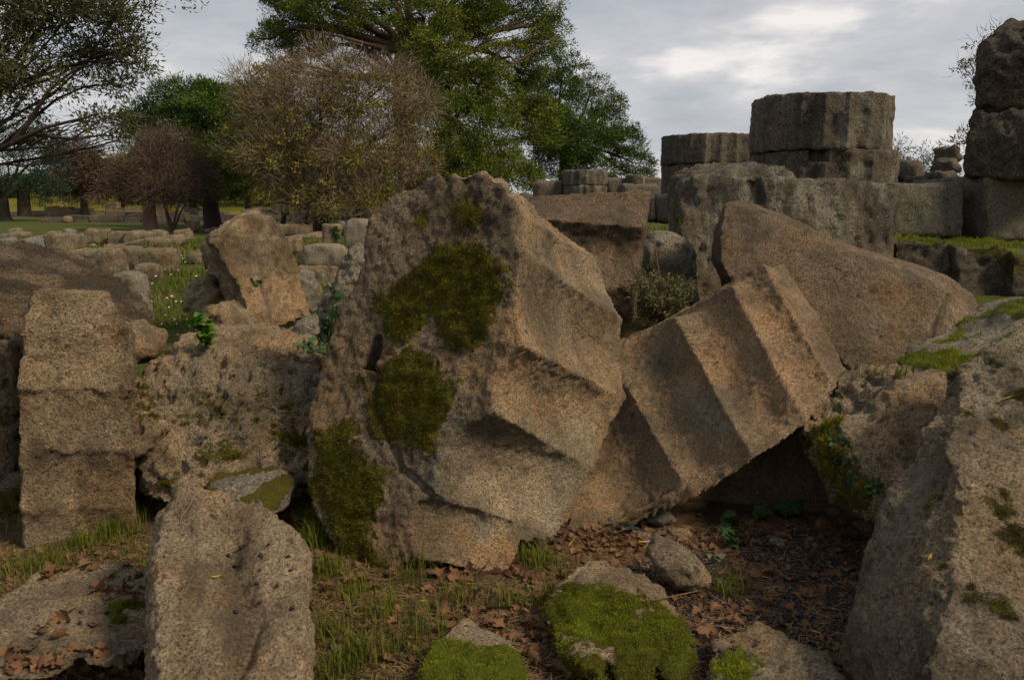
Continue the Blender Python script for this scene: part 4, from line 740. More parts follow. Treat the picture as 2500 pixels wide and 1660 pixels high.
# giant pine
tree('giant_pine', 'tallest pine with open spreading limbs, its top out of the picture', 985, 54, 0.75, (985, 120),
     [(700, 40, 66, 42, 2), (660, 90, 40, 29, 0), (760, 110, 80, 55, 3), (690, 170, 44, 42, 1), (800, 30, 98, 46, -2), (920, 20, 98, 55, 2), (880, 110, 62, 42, 5), (1030, 40, 98, 62, -3), (1120, 20, 80, 55, 0), (1080, 130, 89, 55, -4), (1180, 60, 80, 59, 0), (1290, 30, 80, 42, 2), (1350, 60, 53, 31, 1), (1330, 110, 53, 31, 0), (1240, 130, 71, 46, -1), (1170, 190, 89, 46, -3),
      (1050, 220, 80, 46, -4), (1100, 300, 98, 55, -5), (1200, 270, 80, 55, -3), (1300, 190, 62, 46, 0), (1120, 380, 89, 55, -6), (1210, 360, 71, 46, -5), (1300, 300, 71, 62, -1), (940, -60, 142, 46, 0), (1180, -50, 133, 39, 0), (720, -30, 80, 39, 0)],
     [dict(pine)], 401, bark=M_bark_red, extra=[([(1000, 160, -1), (1060, 190, -3), (1140, 190, -4), (1250, 160, -3), (1360, 90, -2)], .15, .05), ([(985, 200, -2), (940, 120, -3), (830, 90, -3), (720, 70, -2)], .15, .05), ([(985, 480, 0), (1080, 330, -2), (1150, 240, -3), (1230, 110, -3)], .26, .06), ([(985, 180, -1), (1000, 60, -2), (990, -40, -2)], .4, .2)])
tree('dark_pine', 'dark dense pine behind the right side of the giant pine, ending against the sky', 1390, 60, 0.5, (1380, 330),
     [(1380, 160, 62, 42, 1), (1350, 240, 79, 59, 0), (1440, 215, 48, 42, 2), (1490, 245, 44, 29, 0), (1480, 300, 57, 46, 1), (1400, 330, 88, 59, -2), (1520, 350, 48, 38, 0), (1540, 390, 44, 34, 0), (1450, 400, 97, 38, -1), (1340, 400, 79, 42, -2), (1560, 425, 40, 18, 0), (1330, 320, 62, 59, 0)],
     [dict(pine, mat=ML_pine_d)], 402, bark=M_bark_red)
tree('low_green_pine', 'low yellow-green pine bush under the giant pine, left of the distant wall', 1180, 50, 0.3, (1180, 400), [(1130, 400, 79, 50, 0), (1220, 380, 70, 50, -1), (1260, 430, 53, 38, -1), (1180, 440, 88, 38, -2), (1080, 450, 62, 38, 0), (1130, 340, 53, 34, 0)], [dict(pine)], 403)
tree('green_pine', 'bushy green pine left of the big brown bare tree', 518, 46, 0.42, (510, 420),
     [(520, 225, 55, 45, 0), (470, 250, 60, 50, 0), (560, 240, 50, 45, 1), (400, 225, 40, 35, 1), (360, 270, 55, 50, 2), (430, 310, 80, 60, 0), (520, 310, 80, 60, -1), (590, 300, 60, 60, 0), (560, 380, 80, 60, -1), (480, 400, 80, 60, -2), (600, 430, 70, 45, -2), (530, 460, 80, 38, -2), (330, 330, 50, 50, 3), (440, 470, 50, 30, 0)],
     [dict(pine, mat=ML_pine_d, per=10)], 404)
twig = dict(name='twigs', mat=ML_twig, per=8, m=60, rc=0.65, ln=0.55, wd=0.019, flat=0.9, out=0.6, curve=0.18)
tree('brown_bare_tree', 'largest bare brown tree with olive-green leaves low in its crown, left of the mossy drum', 770, 39, 0.30, (800, 420),
     [(720, 190, 75, 60, 0), (790, 160, 85, 50, -1), (870, 160, 90, 50, 0), (950, 190, 80, 55, 0), (1010, 240, 75, 60, 0), (640, 270, 80, 75, 1), (740, 270, 110, 80, -1), (860, 260, 120, 80, -1), (980, 310, 110, 80, 0), (640, 370, 85, 65, 0), (750, 380, 110, 70, -2), (880, 380, 120, 70, -2), (1000, 400, 90, 60, -1), (700, 450, 90, 45, -1), (820, 470, 110, 45, -2), (930, 470, 100, 45, -2), (600, 200, 40, 35, 1)],
     [dict(twig, per=8), dict(name='foliage', mat=ML_dry, per=9, m=30, rc=0.42, ln=0.14, wd=0.08, only=[5, 6, 7, 8, 9, 10, 11, 12, 13, 14, 15]), dict(name='foliage', mat=ML_orange, per=1.0, m=16, rc=0.3, ln=0.12, wd=0.07, only=[9, 10, 13, 14])], 405, bark=M_bark,
     extra=[([(770, 560, 0), (775, 500, 0), (820, 430, 0)], .14, .08), ([(690, 556, 1), (700, 480, 1), (680, 420, 1)], .16, .06), ([(748, 556, -.3), (752, 500, -.3), (720, 440, -.3)], .12, .06)])
tree('small_bare_tree', 'small round bare reddish-brown tree with a leaning trunk, in the field', 363, 41, 0.30, (375, 450),
     [(370, 350, 60, 35, 0), (320, 400, 50, 40, 0), (420, 380, 70, 40, 0), (460, 420, 55, 45, 0), (370, 420, 90, 50, -1), (310, 450, 40, 35, 0), (430, 465, 70, 35, -1), (350, 475, 55, 25, 0), (490, 455, 35, 30, 0)],
     [dict(twig, mat=ML_twig_r, per=12, ln=0.5, wd=0.017)], 406, bark=M_twig)
tree('multi_stemmed_shrub_tree', 'slender several-stemmed bare tree right of the leaning brown trunk', 420, 42, 0.09, (400, 490), [(400, 470, 40, 25, 0), (440, 460, 45, 25, 0)], [dict(twig, mat=ML_twig_r, per=5)], 407, bark=M_twig,
     extra=[([(422, 562, 0), (430, 520, 0), (445, 480, 0)], .08, .03), ([(424, 562, 0), (412, 530, 0), (395, 490, 0)], .09, .03), ([(426, 562, 0), (440, 520, 0), (462, 480, 0)], .06, .03)])
tree('round_dark_pine', 'dark blue-green round-crowned tree at the far left edge', 12, 62, 0.35, (5, 470), [(30, 390, 110, 75, 0), (105, 430, 70, 60, 0), (60, 350, 80, 50, 0), (-20, 360, 70, 60, 0), (60, 460, 90, 35, 0), (0, 450, 60, 40, -1), (110, 390, 40, 35, 1)], [dict(pine, mat=ML_pine_b, per=7, m=30)], 408, extra=[([(60, 528, 0), (58, 490, 0), (55, 450, 0)], .5, .4)])
tree('autumn_tree', 'small autumn tree with rusty leaves on the grassy slope at the left', 206, 74, 0.33, (205, 480), [(200, 440, 50, 35, 0), (170, 400, 40, 40, 0), (235, 410, 45, 40, 0), (200, 370, 45, 30, 0), (245, 460, 35, 25, 0), (165, 465, 30, 22, 0)], [dict(twig, mat=ML_twig_r, per=4, ln=1.2, wd=.05), dict(name='foliage', mat=ML_orange, per=4, m=18, rc=0.7, ln=0.22, wd=0.14)], 409)
k = 0
for bx, Y, fk, lb in [(603, 70, [(600, 430, 50, 45), (640, 450, 40, 35), (580, 460, 35, 30)], 'thin forked dark tree just right of the green pine'), (697, 62, [(690, 440, 50, 40), (720, 470, 45, 30)], 'straight-trunked tree in the dim grove, left of the paired trunks'),
                      (786, 60, [(790, 440, 60, 45), (760, 480, 40, 25)], 'dark tree just right of the paired trunks in the grove'), (468, 68, [(470, 440, 60, 45), (440, 470, 40, 28)], 'dark tree far behind the small bare tree'),
                      (295, 80, [(290, 430, 60, 45), (330, 460, 50, 30), (260, 470, 35, 20)], 'hazy tree left behind the small bare tree'), (870, 64, [(880, 430, 70, 50), (930, 470, 60, 30)], 'dark tree behind the crest of the mossy drum'),
                      (640, 90, [(640, 400, 90, 60), (560, 430, 60, 50), (720, 420, 70, 55)], 'dark far tree seen through the bare brown crown'), (1000, 75, [(980, 430, 90, 60), (1060, 420, 80, 60)], 'dark far tree above the mossy drum top'),
                      (420, 95, [(400, 420, 110, 60), (480, 400, 90, 60), (340, 450, 80, 40)], 'broad dark tree far behind the two small bare trees'), (760, 100, [(760, 400, 110, 70), (850, 380, 110, 80), (700, 450, 100, 45), (820, 470, 110, 35)], 'broad dark tree filling behind the large bare crown'), (120, 110, [(110, 450, 90, 40), (180, 465, 70, 28), (40, 460, 70, 30)], 'low dark tree on the far slope at the left')]:
    tree('grove_tree', lb, bx, Y, 0.28, (bx, 470), [q+(0,) for q in fk], [dict(pine, mat=ML_dry if k in (0, 4) else ML_pine_d, per=5.0, m=50, rc=0.9, ln=0.36, wd=0.12)], 420+k, group='trees of the dim grove'); k += 1
# near olive, upper left
tree('near_olive_tree', 'near olive tree reaching in from the upper left corner with thin arching branches', -330, 13, 0.26, (-200, 430),
     [(40, 50, 130, 90, 0), (170, 30, 120, 70, 0), (270, 60, 80, 60, 0), (330, 110, 55, 45, 0), (220, 130, 90, 55, 0.5), (80, 150, 110, 70, -0.5), (0, 200, 90, 80, 0), (340, 150, 40, 35, 0), (150, 215, 80, 38, 0), (40, 285, 70, 38, 0), (270, 215, 60, 30, 0), (230, 290, 70, 28, 0), (-80, 100, 110, 120, 0), (150, -40, 200, 60, 0), (290, 345, 50, 28, .5), (120, 330, 60, 22, .5), (-100, 300, 90, 90, 0)],
     [dict(mat=ML_olive, per=34, m=75, rc=0.27, ln=0.085, wd=0.027, flat=.8, out=.4, bias=.6), dict(twig, name='twigs', mat=ML_twig_r, per=5, m=10, rc=.25, ln=.3, wd=.007)], 410, limb=True, branches=9,
     extra=[([(-200, 430, 0), (-80, 400, 0), (30, 350, -.3), (110, 312, -.4), (200, 290, -.4), (250, 275, -.4)], .06, .008), ([(30, 350, -.3), (70, 300, -.3), (120, 220, -.3), (190, 165, -.2), (270, 150, -.2)], .05, .008), ([(90, 330, -.3), (180, 340, -.4), (250, 330, -.4), (300, 300, -.4)], .025, .005), ([(100, 320, -.3), (170, 360, -.2), (230, 400, -.2)], .02, .005), ([(-120, 300, .2), (0, 200, .1), (80, 90, 0), (150, 10, 0)], .07, .02)])
# right side : olive sprays behind the black drum, small pines on the skyline
tree('olive_sapling', 'wispy grey olive spray sticking out left of the black drum against the sky', 2520, 15, 0.07, (2480, 240), [(2440, 85, 38, 22, 0), (2390, 105, 28, 16, 0), (2360, 155, 26, 22, 0), (2340, 170, 22, 12, 0), (2375, 200, 28, 30, 0), (2395, 150, 22, 20, 0), (2385, 240, 14, 24, 0), (2430, 150, 30, 40, 0)],
     [dict(mat=ML_olive, per=42, m=14, rc=.14, ln=.08, wd=.024), dict(twig, mat=ML_twig_r, per=14, m=7, rc=.12, ln=.25, wd=.007)], 411, branches=3)
tree('olive_sapling', 'small sprig of olive low against the sky, left of the foot of the black drum', 2375, 16, 0.04, (2370, 370), [(2350, 330, 30, 22, 0), (2370, 350, 25, 25, 0), (2335, 345, 14, 10, 0)], [dict(mat=ML_olive, per=30, m=16, rc=.14, ln=.08, wd=.024), dict(twig, mat=ML_twig_r, per=10, m=7, rc=.12, ln=.25, wd=.008)], 412, branches=3)
for k, (bx, tw, ht) in enumerate([(2192, 28, 342), (2222, 24, 362), (2262, 30, 350), (2302, 26, 352), (2330, 22, 365)]):
    tree('skyline_pine', ['young pine on the skyline right beside the tall column', 'shortest young pine on the skyline, second from the column', 'young pine in the middle of the skyline gap', 'slim young pine on the skyline left of the stacked stones', 'young pine on the skyline behind the stacked stones'][k], bx, 55, 0.1, (bx, 420), [(bx, ht+12, tw*.35, 14, 0), (bx-3, ht+35, tw*.7, 18, 0), (bx+2, ht+65, tw, 22, 0), (bx, ht+95, tw, 20, 0)], [dict(pine, mat=ML_pine_d, per=12, m=18, rc=.35, ln=.35, wd=.05, flat=1.2, out=.3)], 430+k)
# ------------------------------------------------------------ ground cover, plants and litter
bpy.context.view_layer.update()
DG = bpy.context.evaluated_depsgraph_get()
def hit(px, py):
    d = rayd(px, py); ok, loc, nr, idx, ob, _ = sc.ray_cast(DG, Vector((0, 0, CH)), Vector(d).normalized())
    return np.array(loc), np.array(nr), ob
def drop(x, y, z=3.0):
    ok, loc, nr, idx, ob, _ = sc.ray_cast(DG, Vector((x, y, z)), Vector((0, 0, -1)))
    return (np.array(loc), np.array(nr), ob) if ok else (np.array((x, y, 0)), np.array((0, 0, 1)), None)
def blades(r, B, ln, wd, lean=0.5, nrm=None):
    n = len(B); l = ln*r.uniform(0.5, 1.4, (n, 1)); a = r.uniform(0, 2*math.pi, n)
    d = np.stack([np.cos(a), np.sin(a), 0*a], 1); up = np.array((0, 0, 1.0)) if nrm is None else nrm
    k = r.uniform(0.1, 1, (n, 1))*lean; s = np.stack([-np.sin(a), np.cos(a), 0*a], 1)*wd*r.uniform(.7, 1.3, (n, 1))
    m = B+up*l*0.55+d*l*k*0.25; t = B+up*l*(1-k*0.35)+d*l*k
    V = np.stack([B-s/2, B+s/2, m+s*.4, m-s*.4, t], 1).reshape(-1, 3); i = np.arange(n)[:, None]*5
    F = np.concatenate([i+np.array([[0, 1, 2]]), i+np.array([[0, 2, 3]]), i+np.array([[3, 2, 4]])]); return V, F, np.repeat(r.random(n), 5)
M_grass = leaf_mat('grass_blades', (0.040, 0.062, 0.006), (0.13, 0.150, 0.014), (0.22, 0.16, 0.06), trans=.3)
M_straw = leaf_mat('dry_needles', (0.05, 0.028, 0.015), (0.24, 0.13, 0.06), (0.20, 0.13, 0.07), trans=0)
M_oak = leaf_mat('dead_oak_leaf', (0.085, 0.044, 0.022), (0.21, 0.105, 0.045), (0.13, 0.072, 0.038), trans=.15)
M_olivef = plain_mat('olive_fruit', (0.014, 0.011, 0.014), 0.6, 0, 60, .5, .3)
M_yellow = leaf_mat('yellow_olive_leaf', (0.20, 0.19, 0.02), (0.34, 0.26, 0.03), trans=.1)
M_ivy = leaf_mat('ivy_leaf', (0.016, 0.045, 0.012), (0.040, 0.085, 0.022), trans=.15, rough=.45)
M_sprout = leaf_mat('fresh_green_leaf', (0.045, 0.11, 0.008), (0.10, 0.20, 0.012), trans=.25, rough=.5)
M_sage = leaf_mat('grey_green_leaf', (0.06, 0.085, 0.045), (0.13, 0.16, 0.095), trans=.15)
M_shrub = leaf_mat('shrub_leaf', (0.030, 0.035, 0.010), (0.10, 0.105, 0.035), (0.14, 0.12, 0.05), trans=.15)
M_mossf = leaf_mat('moss_shoots', (0.065, 0.050, 0.008), (0.20, 0.185, 0.013), trans=.2)
M_mossb = leaf_mat('bright_moss_shoots', (0.050, 0.055, 0.004), (0.20, 0.235, 0.010), trans=.25)
def near_pts(r, n, poly):
    xs = [p[0] for p in poly]; ys = [p[1] for p in poly]; g = [G(x, y) for x, y in poly]; gx = [q[0] for q in g]; gy = [q[1] for q in g]; out = []
    c = 0
    while c < n:
        x = r.uniform(min(gx), max(gx), n*2); y = r.uniform(min(gy), max(gy), n*2); px, py = proj(np.stack([x, y, 0*x], -1)); ok = in_poly(px, py, poly); out.append(np.stack([x[ok], y[ok]], 1)); c += ok.sum()
        if len(out) > 40: break
    q = np.concatenate(out)[:n]; return np.column_stack([q, H(q[:, 0], q[:, 1])])
R5 = np.random.default_rng(55)
def clumpy(B, f=6, th=-0.1, seed=5):
    return B[fbm(np.column_stack([B[:, :2], 0*B[:, 0]]), f, 3, seed)+R5.normal(size=len(B))*0.12 > th]
def stuff(name, V, F, mat, tone=None, clump=None, label=None, cat=None, smooth=False):
    me = raw_mesh(name, V, F, mat, smooth=smooth)
    if tone is not None: add_attr(me, 'tone', tone)
    add_attr(me, 'clump', np.zeros(len(V)) if clump is None else clump)
    return tag(mk(name, me), label, cat, None, 'stuff')
# -- near grass
GP = [([(-200, 1300), (60, 1345), (350, 1270), (380, 1430), (-200, 1470)], 8000, .028), ([(740, 1180), (960, 1430), (1240, 1430), (1330, 1350), (1450, 1380), (1340, 1480), (1300, 1560), (1000, 1700), (740, 1750)], 6500, .024),
      ([(300, 1180), (380, 1190), (430, 1240), (340, 1290), (300, 1290)], 2500, .08), ([(680, 1190), (760, 1170), (800, 1330), (720, 1260)], 2500, .07), ([(-200, 1160), (60, 1180), (70, 1340), (-200, 1330)], 1500, .05)]
VV = []; FF = []; TT = []; CC = []; o = 0
for poly, n, ln in GP:
    B = clumpy(near_pts(R5, n, poly), 5, 0.05 if n == 6500 else -0.12); B[:, 2] -= .004
    v, f, t = blades(R5, B, ln, 0.0032, 0.9); dry = np.repeat((R5.random(len(B)) < .22)*1.0, 5); VV.append(v); FF.append(f+o); TT.append(t); CC.append(dry); o += len(v)
# thick tufts
for px, py, n, ln in [(1030, 1560, 60, .17), (940, 1510, 70, .12), (1010, 1420, 60, .14), (1120, 1480, 70, .10), (760, 1330, 130, .12), (735, 1215, 220, .16), (1230, 1480, 60, .10), (1330, 1380, 90, .10), (1290, 1360, 90, .09), (340, 1230, 160, .14), (350, 1190, 120, .12), (1760, 1450, 90, .08), (1790, 1440, 60, .07), (800, 1400, 150, .10), (860, 1460, 120, .09), (790, 1560, 160, .09), (880, 1620, 160, .10), (820, 1650, 120, .09), (960, 1600, 90, .08), (200, 1330, 150, .09), (120, 1380, 120, .08), (280, 1300, 140, .10), (1180, 1620, 60, .07), (1330, 1480, 60, .08), (60, 1400, 100, .08)]:
    c = G(px, py); B = np.column_stack([c[0]+R5.normal(size=n)*.045, c[1]+R5.normal(size=n)*.045, np.zeros(n)]); B[:, 2] = H(B[:, 0], B[:, 1])
    v, f, t = blades(R5, B, ln, 0.0034, 0.8); VV.append(v); FF.append(f+o); TT.append(np.clip(t+.15, 0, 1)); CC.append(0*t); o += len(v)
stuff('near_grass', np.concatenate(VV), np.concatenate(FF), M_grass, np.concatenate(TT), np.concatenate(CC), 'short green and straw-coloured grass growing between the fallen drums', 'grass')
# -- field grass
n = 110000; y = 5.0*np.exp(R5.random(n)*math.log(32/5.0)); u = R5.uniform(-.75, .75, n); x = u*(y+.5); B = np.column_stack([x, y, H(x, y)-.01])
B = B[(B[:, 0] < 0.3+0*y) | (y > 9)]; B = clumpy(B, 0.9, -.25, 8); s_ = (B[:, 1:2]/8)
v, f, t = blades(R5, B, 0.085, 0.009, 0.7); 
k = np.repeat(np.clip(B[:, 1]/9, .7, 2.6), 5)[:, None]; c0 = np.repeat(B, 5, 0); v = c0+(v-c0)*np.concatenate([k*1.2, k*1.2, k*.85], 1)
dry = np.repeat(np.clip(fbm(np.column_stack([B[:, :2], 0*B[:, 0]]), .5, 3, 77)*2.2+.25+R5.normal(size=len(B))*.25, 0, 1), 5)
stuff('field_grass', v, f, M_grass, t*.8, dry*.55, 'rough meadow grass over the field of scattered stones', 'grass')
# -- grass on the ledges right
VV = []; FF = []; TT = []; o = 0
for x0, x1, y0, y1, n, ln in [(2190, 2500, 566, 608, 3200, .035), (1586, 1660, 540, 562, 500, .07), (2090, 2240, 905, 925, 26, .06), (2250, 2500, 780, 900, 160, .035), (1950, 2040, 560, 590, 16, .07)]:
    P_ = []; 
    for _ in range(n):
        loc, nr, ob = hit(R5.uniform(x0, x1), R5.uniform(y0, y1))
        if ob is not None and nr[2] > .35: P_.append(loc)
    if P_:
        v, f, t = blades(R5, np.array(P_), ln, ln*.10, .7); VV.append(v); FF.append(f+o); TT.append(np.clip(t+.35, 0, 1)); o += len(v)
stuff('ledge_grass', np.concatenate(VV), np.concatenate(FF), M_grass, np.concatenate(TT), None, 'bright green growth along the ledges of the temple platform at the right', 'grass')
# -- white daisies
n = 60; y = 8*np.exp(R5.random(n)*math.log(3.0)); px = R5.uniform(330, 520, n); x = (px-1250)/FPX*y; C0 = np.column_stack([x, y, H(x, y)+R5.uniform(.05, .12, n)])
a = np.arange(6)*math.pi/3; ring = np.stack([np.cos(a), np.sin(a)*.8, .35*np.sin(a*1.0)], 1)
rr_ = (R5.uniform(.009, .017, n)*np.clip(y/10, .8, 1.6))[:, None, None]
v = (C0[:, None]+ring[None]*rr_).reshape(-1, 3); f = np.arange(n*6).reshape(-1, 6)
stuff('daisies', v, [tuple(q) for q in f], plain_mat('daisy_white', (.62, .58, .55), .8), None, None, 'tiny white daisies dotted through the meadow left of the standing stone', 'flowers')
# -- needle and straw litter
LIT = [(-200, 1300), (60, 1340), (350, 1290), (700, 1250), (960, 1430), (1240, 1430), (1400, 1310), (1650, 1290), (2080, 1260), (2120, 1330), (2080, 1800), (-200, 1900)]
B = near_pts(R5, 38000, LIT); n = len(B); a = R5.uniform(0, 2*math.pi, n); l = R5.uniform(.015, .06, n)[:, None]; d = np.stack([np.cos(a), np.sin(a), R5.normal(size=n)*.16], 1); s = np.stack([-np.sin(a), np.cos(a), R5.normal(size=n)*.3], 1)*R5.uniform(.0012, .0032, n)[:, None]
B[:, 2] += R5.uniform(.001, .012, n); m = B+d*l*.5+s*R5.normal(size=(n, 1))*1.5
v = np.stack([B-s/2, B+s/2, m+s/2, m-s/2, B+d*l+s*.3, B+d*l-s*.3], 1).reshape(-1, 3); i = np.arange(n)[:, None]*6; f = np.concatenate([i+np.array([[0, 1, 2, 3]]), i+np.array([[3, 2, 4, 5]])])
stuff('needle_litter', v, f, M_straw, np.repeat(R5.random(n)**1.4, 6), np.repeat(R5.random(n), 6), 'carpet of dry brown needles, straw and twigs on the soil', 'litter')
# soil crumbs
B = near_pts(R5, 9000, LIT); n = len(B); B[:, 2] += .001; q = R5.normal(size=(n, 4, 3)); q = unit(q)*R5.uniform(.003, .009, (n, 1, 1)); v = (B[:, None]+q).reshape(-1, 3); i = np.arange(n)[:, None]*4
f = np.concatenate([i+np.array([t]) for t in ((0, 1, 2), (0, 2, 3), (0, 3, 1), (1, 3, 2))]); stuff('soil_crumbs', v, f, plain_mat('soil_crumb', (0.085, 0.055, 0.035), .95, 0, 20, .6), None, None, 'dark crumbs of soil and bark among the litter', 'soil')
# -- fallen olives
bm = bmesh.new(); bmesh.ops.create_icosphere(bm, subdivisions=1, radius=1); SV = np.array([v.co[:] for v in bm.verts]); SF = np.array([[v.index for v in f.verts] for f in bm.faces]); bm.free()
OZ = near_pts(R5, 5200, [(1500, 1400), (1660, 1300), (2100, 1300), (2090, 1800), (1640, 1800), (1690, 1600), (1640, 1460)]); OZ = clumpy(OZ, 5, -.15, 31)
OG = near_pts(R5, 900, LIT)
B = np.concatenate([OZ, OG]); B[:, 2] += .006; B = list(B)
for x0, x1, y0, y1, n in [(60, 350, 1440, 1540, 20), (480, 640, 1330, 1380, 6), (560, 720, 1290, 1500, 10), (300, 350, 1400, 1440, 12), (1650, 1800, 1560, 1600, 6), (500, 760, 960, 1100, 14)]:
    for _ in range(n):
        loc, nr, ob = hit(R5.uniform(x0, x1), R5.uniform(y0, y1))
        if ob is not None and nr[2] > .1: B.append(loc+nr*.005)
B = np.array(B); n = len(B); sc_ = R5.uniform(.0048, .0078, (n, 1, 1)); a = R5.uniform(0, 2*math.pi, n); Q = np.repeat(SV[None], n, 0)*np.array((1.3, 1, 1)); Q2 = Q.copy(); Q2[..., 0] = Q[..., 0]*np.cos(a)[:, None]-Q[..., 1]*np.sin(a)[:, None]; Q2[..., 1] = Q[..., 0]*np.sin(a)[:, None]+Q[..., 1]*np.cos(a)[:, None]
v = (B[:, None]+Q2*sc_).reshape(-1, 3); f = (np.arange(n)[:, None, None]*len(SV)+SF[None]).reshape(-1, 3)
stuff('fallen_olives', v, f, M_olivef, None, None, 'small blue-black olives strewn over the leaf litter', 'olives', smooth=True)
# -- oak leaves : six shapes, the nearest 300 as things of their own
def oak_mesh(k):
    r = random.Random(k*7+3); L = .105; pts = []; nl = 4
    side = []
    for i in range(nl*2+1):
        t = (i+.5)/(nl*2+1); w = (0.16+0.34*math.sin(math.pi*min(1, t*1.05))**.8)*(1.0 if i % 2 else 0.48)*r.uniform(.85, 1.15); side.append((t*L, w*L))
    out = [(0, .002)]+side+[(L, .004)]; Vv = []; n = len(out); cu = r.uniform(.2, .75)*r.choice([1, 1, -1]); tw = r.uniform(-.3, .3)
    for x, w in out: 
        for s in (-1, 0, 1):
            z = cu*((x-L/2)**2)/L*2.2+abs(s)*w*r.uniform(.1, .55)+s*w*tw*x/L; Vv.append((x-L/2, s*w, z))
    F_ = []
    for i in range(n-1):
        a = i*3; F_ += [(a, a+3, a+4, a+1), (a+1, a+4, a+5, a+2)]
    o_ = len(Vv); Vv += [(-L/2, -.0012, 0), (-L/2, .0012, 0), (-L/2-.02, .0008, .003), (-L/2-.02, -.0008, .003)]; F_.append((o_, o_+1, o_+2, o_+3))
    zmin = min(q[2] for q in Vv); Vv = [(x, y, z-zmin) for x, y, z in Vv]
    return np.array(Vv), F_
OM = []
for k in range(18):
    Vv, F_ = oak_mesh(k); me = raw_mesh('oak_leaf', Vv, F_, M_oak, smooth=True); add_attr(me, 'tone', np.full(len(Vv), (k*0.37) % 1)); add_attr(me, 'clump', np.full(len(Vv), (k*.61) % 1)); OM.append(me)
spots = []
for cx, cy, sx, sy, n in [(1130, 1430, 60, 30, 34), (1270, 1590, 60, 40, 40), (1390, 1640, 30, 20, 14), (900, 1570, 50, 20, 18), (1060, 1600, 40, 30, 10), (140, 1630, 120, 20, 60), (290, 1620, 50, 30, 36), (220, 1380, 120, 25, 30), (60, 1370, 60, 30, 14), (1310, 1400, 60, 25, 30), (1450, 1320, 70, 25, 90), (1430, 1250, 40, 20, 24), (1560, 1330, 90, 20, 50), (1800, 1330, 160, 30, 60), (1950, 1310, 80, 25, 30), (1850, 1420, 150, 50, 40), (1700, 1560, 40, 20, 10), (1900, 1500, 120, 50, 34), (1200, 1510, 90, 30, 26), (850, 1430, 80, 40, 16), (1000, 1460, 90, 40, 22), (740, 1250, 25, 30, 16), (800, 1370, 40, 30, 14), (300, 1420, 40, 20, 20), (1350, 1500, 60, 40, 14), (1620, 1460, 60, 30, 12), (2050, 1620, 30, 40, 10), (90, 1560, 100, 30, 20), (1480, 1290, 60, 12, 26), (20, 1500, 30, 100, 6), (1480, 1400, 60, 30, 10)]:
    for _ in range(n): spots.append((R5.normal(cx, sx), R5.normal(cy, sy)))
for x0, x1, y0, y1, n in [(560, 640, 915, 940, 3), (640, 780, 1010, 1160, 12), (1650, 1660, 1600, 1640, 0)]:
    for _ in range(n): spots.append((R5.uniform(x0, x1), R5.uniform(y0, y1)))
L_ = []
for px, py in spots:
    if not (-40 < px < 2120 and 900 < py < 1665): continue
    loc, nr, ob = hit(px, py)
    if ob is None or nr[2] < .45: continue
    nm = ob.name.split('.')[0]
    if nm not in ('ground', 'near_grass', 'needle_litter', 'soil_crumbs', 'fallen_olives', 'pitted_boulder', 'low_pale_rock', 'flat_mossy_rock'): continue
    L_.append((loc, nr))
L_.sort(key=lambda q: q[0][1]); leaf_mats = []
for k, (loc, nr) in enumerate(L_[:300]):
    o = mk('oak_leaf', OM[k % 18]); o.location = loc+np.array((0, 0, .002+.006*R5.random())); s = R5.uniform(.32, .70); o.scale = (s, s*R5.uniform(.8, 1.1), s)
    o.rotation_euler = (R5.normal()*.45, R5.normal()*.45, R5.uniform(0, 6.28)); tag(o, 'dry brown lobed oak leaf lying among the fallen leaves', 'leaf', 'fallen oak leaves')
VV = []; FF = []; TT = []; CC = []; o_ = 0
rest = [q for q in L_[300:]]
for p in near_pts(R5, 420, LIT): rest.append((p, None))
for k, (loc, nr) in enumerate(rest):
    Vv, F_ = oak_mesh(k % 40); s = R5.uniform(.22, .55); a = R5.uniform(0, 6.28); Q = Vv*s; t1, t2 = R5.normal(size=2)*.3; Q = np.column_stack([Q[:, 0], Q[:, 1], Q[:, 2]+Q[:, 0]*t1+Q[:, 1]*t2])
    Q = np.column_stack([Q[:, 0]*math.cos(a)-Q[:, 1]*math.sin(a), Q[:, 0]*math.sin(a)+Q[:, 1]*math.cos(a), Q[:, 2]])+loc+np.array((0, 0, .004)); VV.append(Q); FF += [tuple(i+o_ for i in f_) for f_ in F_]; o_ += len(Q); TT += [R5.random()]*len(Q); CC += [R5.random()]*len(Q)
stuff('leaf_litter', np.concatenate(VV), FF, M_oak, TT, CC, 'further small dead oak leaves and leaf scraps scattered over the soil', 'leaf litter')
# yellow olive leaves
B = near_pts(R5, 240, LIT); n = len(B); a = R5.uniform(0, 6.28, n); d = np.stack([np.cos(a), np.sin(a), R5.normal(size=n)*.2], 1); s = np.stack([-np.sin(a), np.cos(a), R5.normal(size=n)*.5], 1)*.009; l = R5.uniform(.03, .055, n)[:, None]; B[:, 2] += .012
v = np.stack([B, B+d*l*.5+s/2, B+d*l, B+d*l*.5-s/2], 1).reshape(-1, 3); stuff('olive_leaf_litter', v, np.arange(n*4).reshape(-1, 4), M_yellow, np.repeat(R5.random(n), 4), None, 'narrow yellow-green olive leaves scattered on the litter', 'leaf litter')
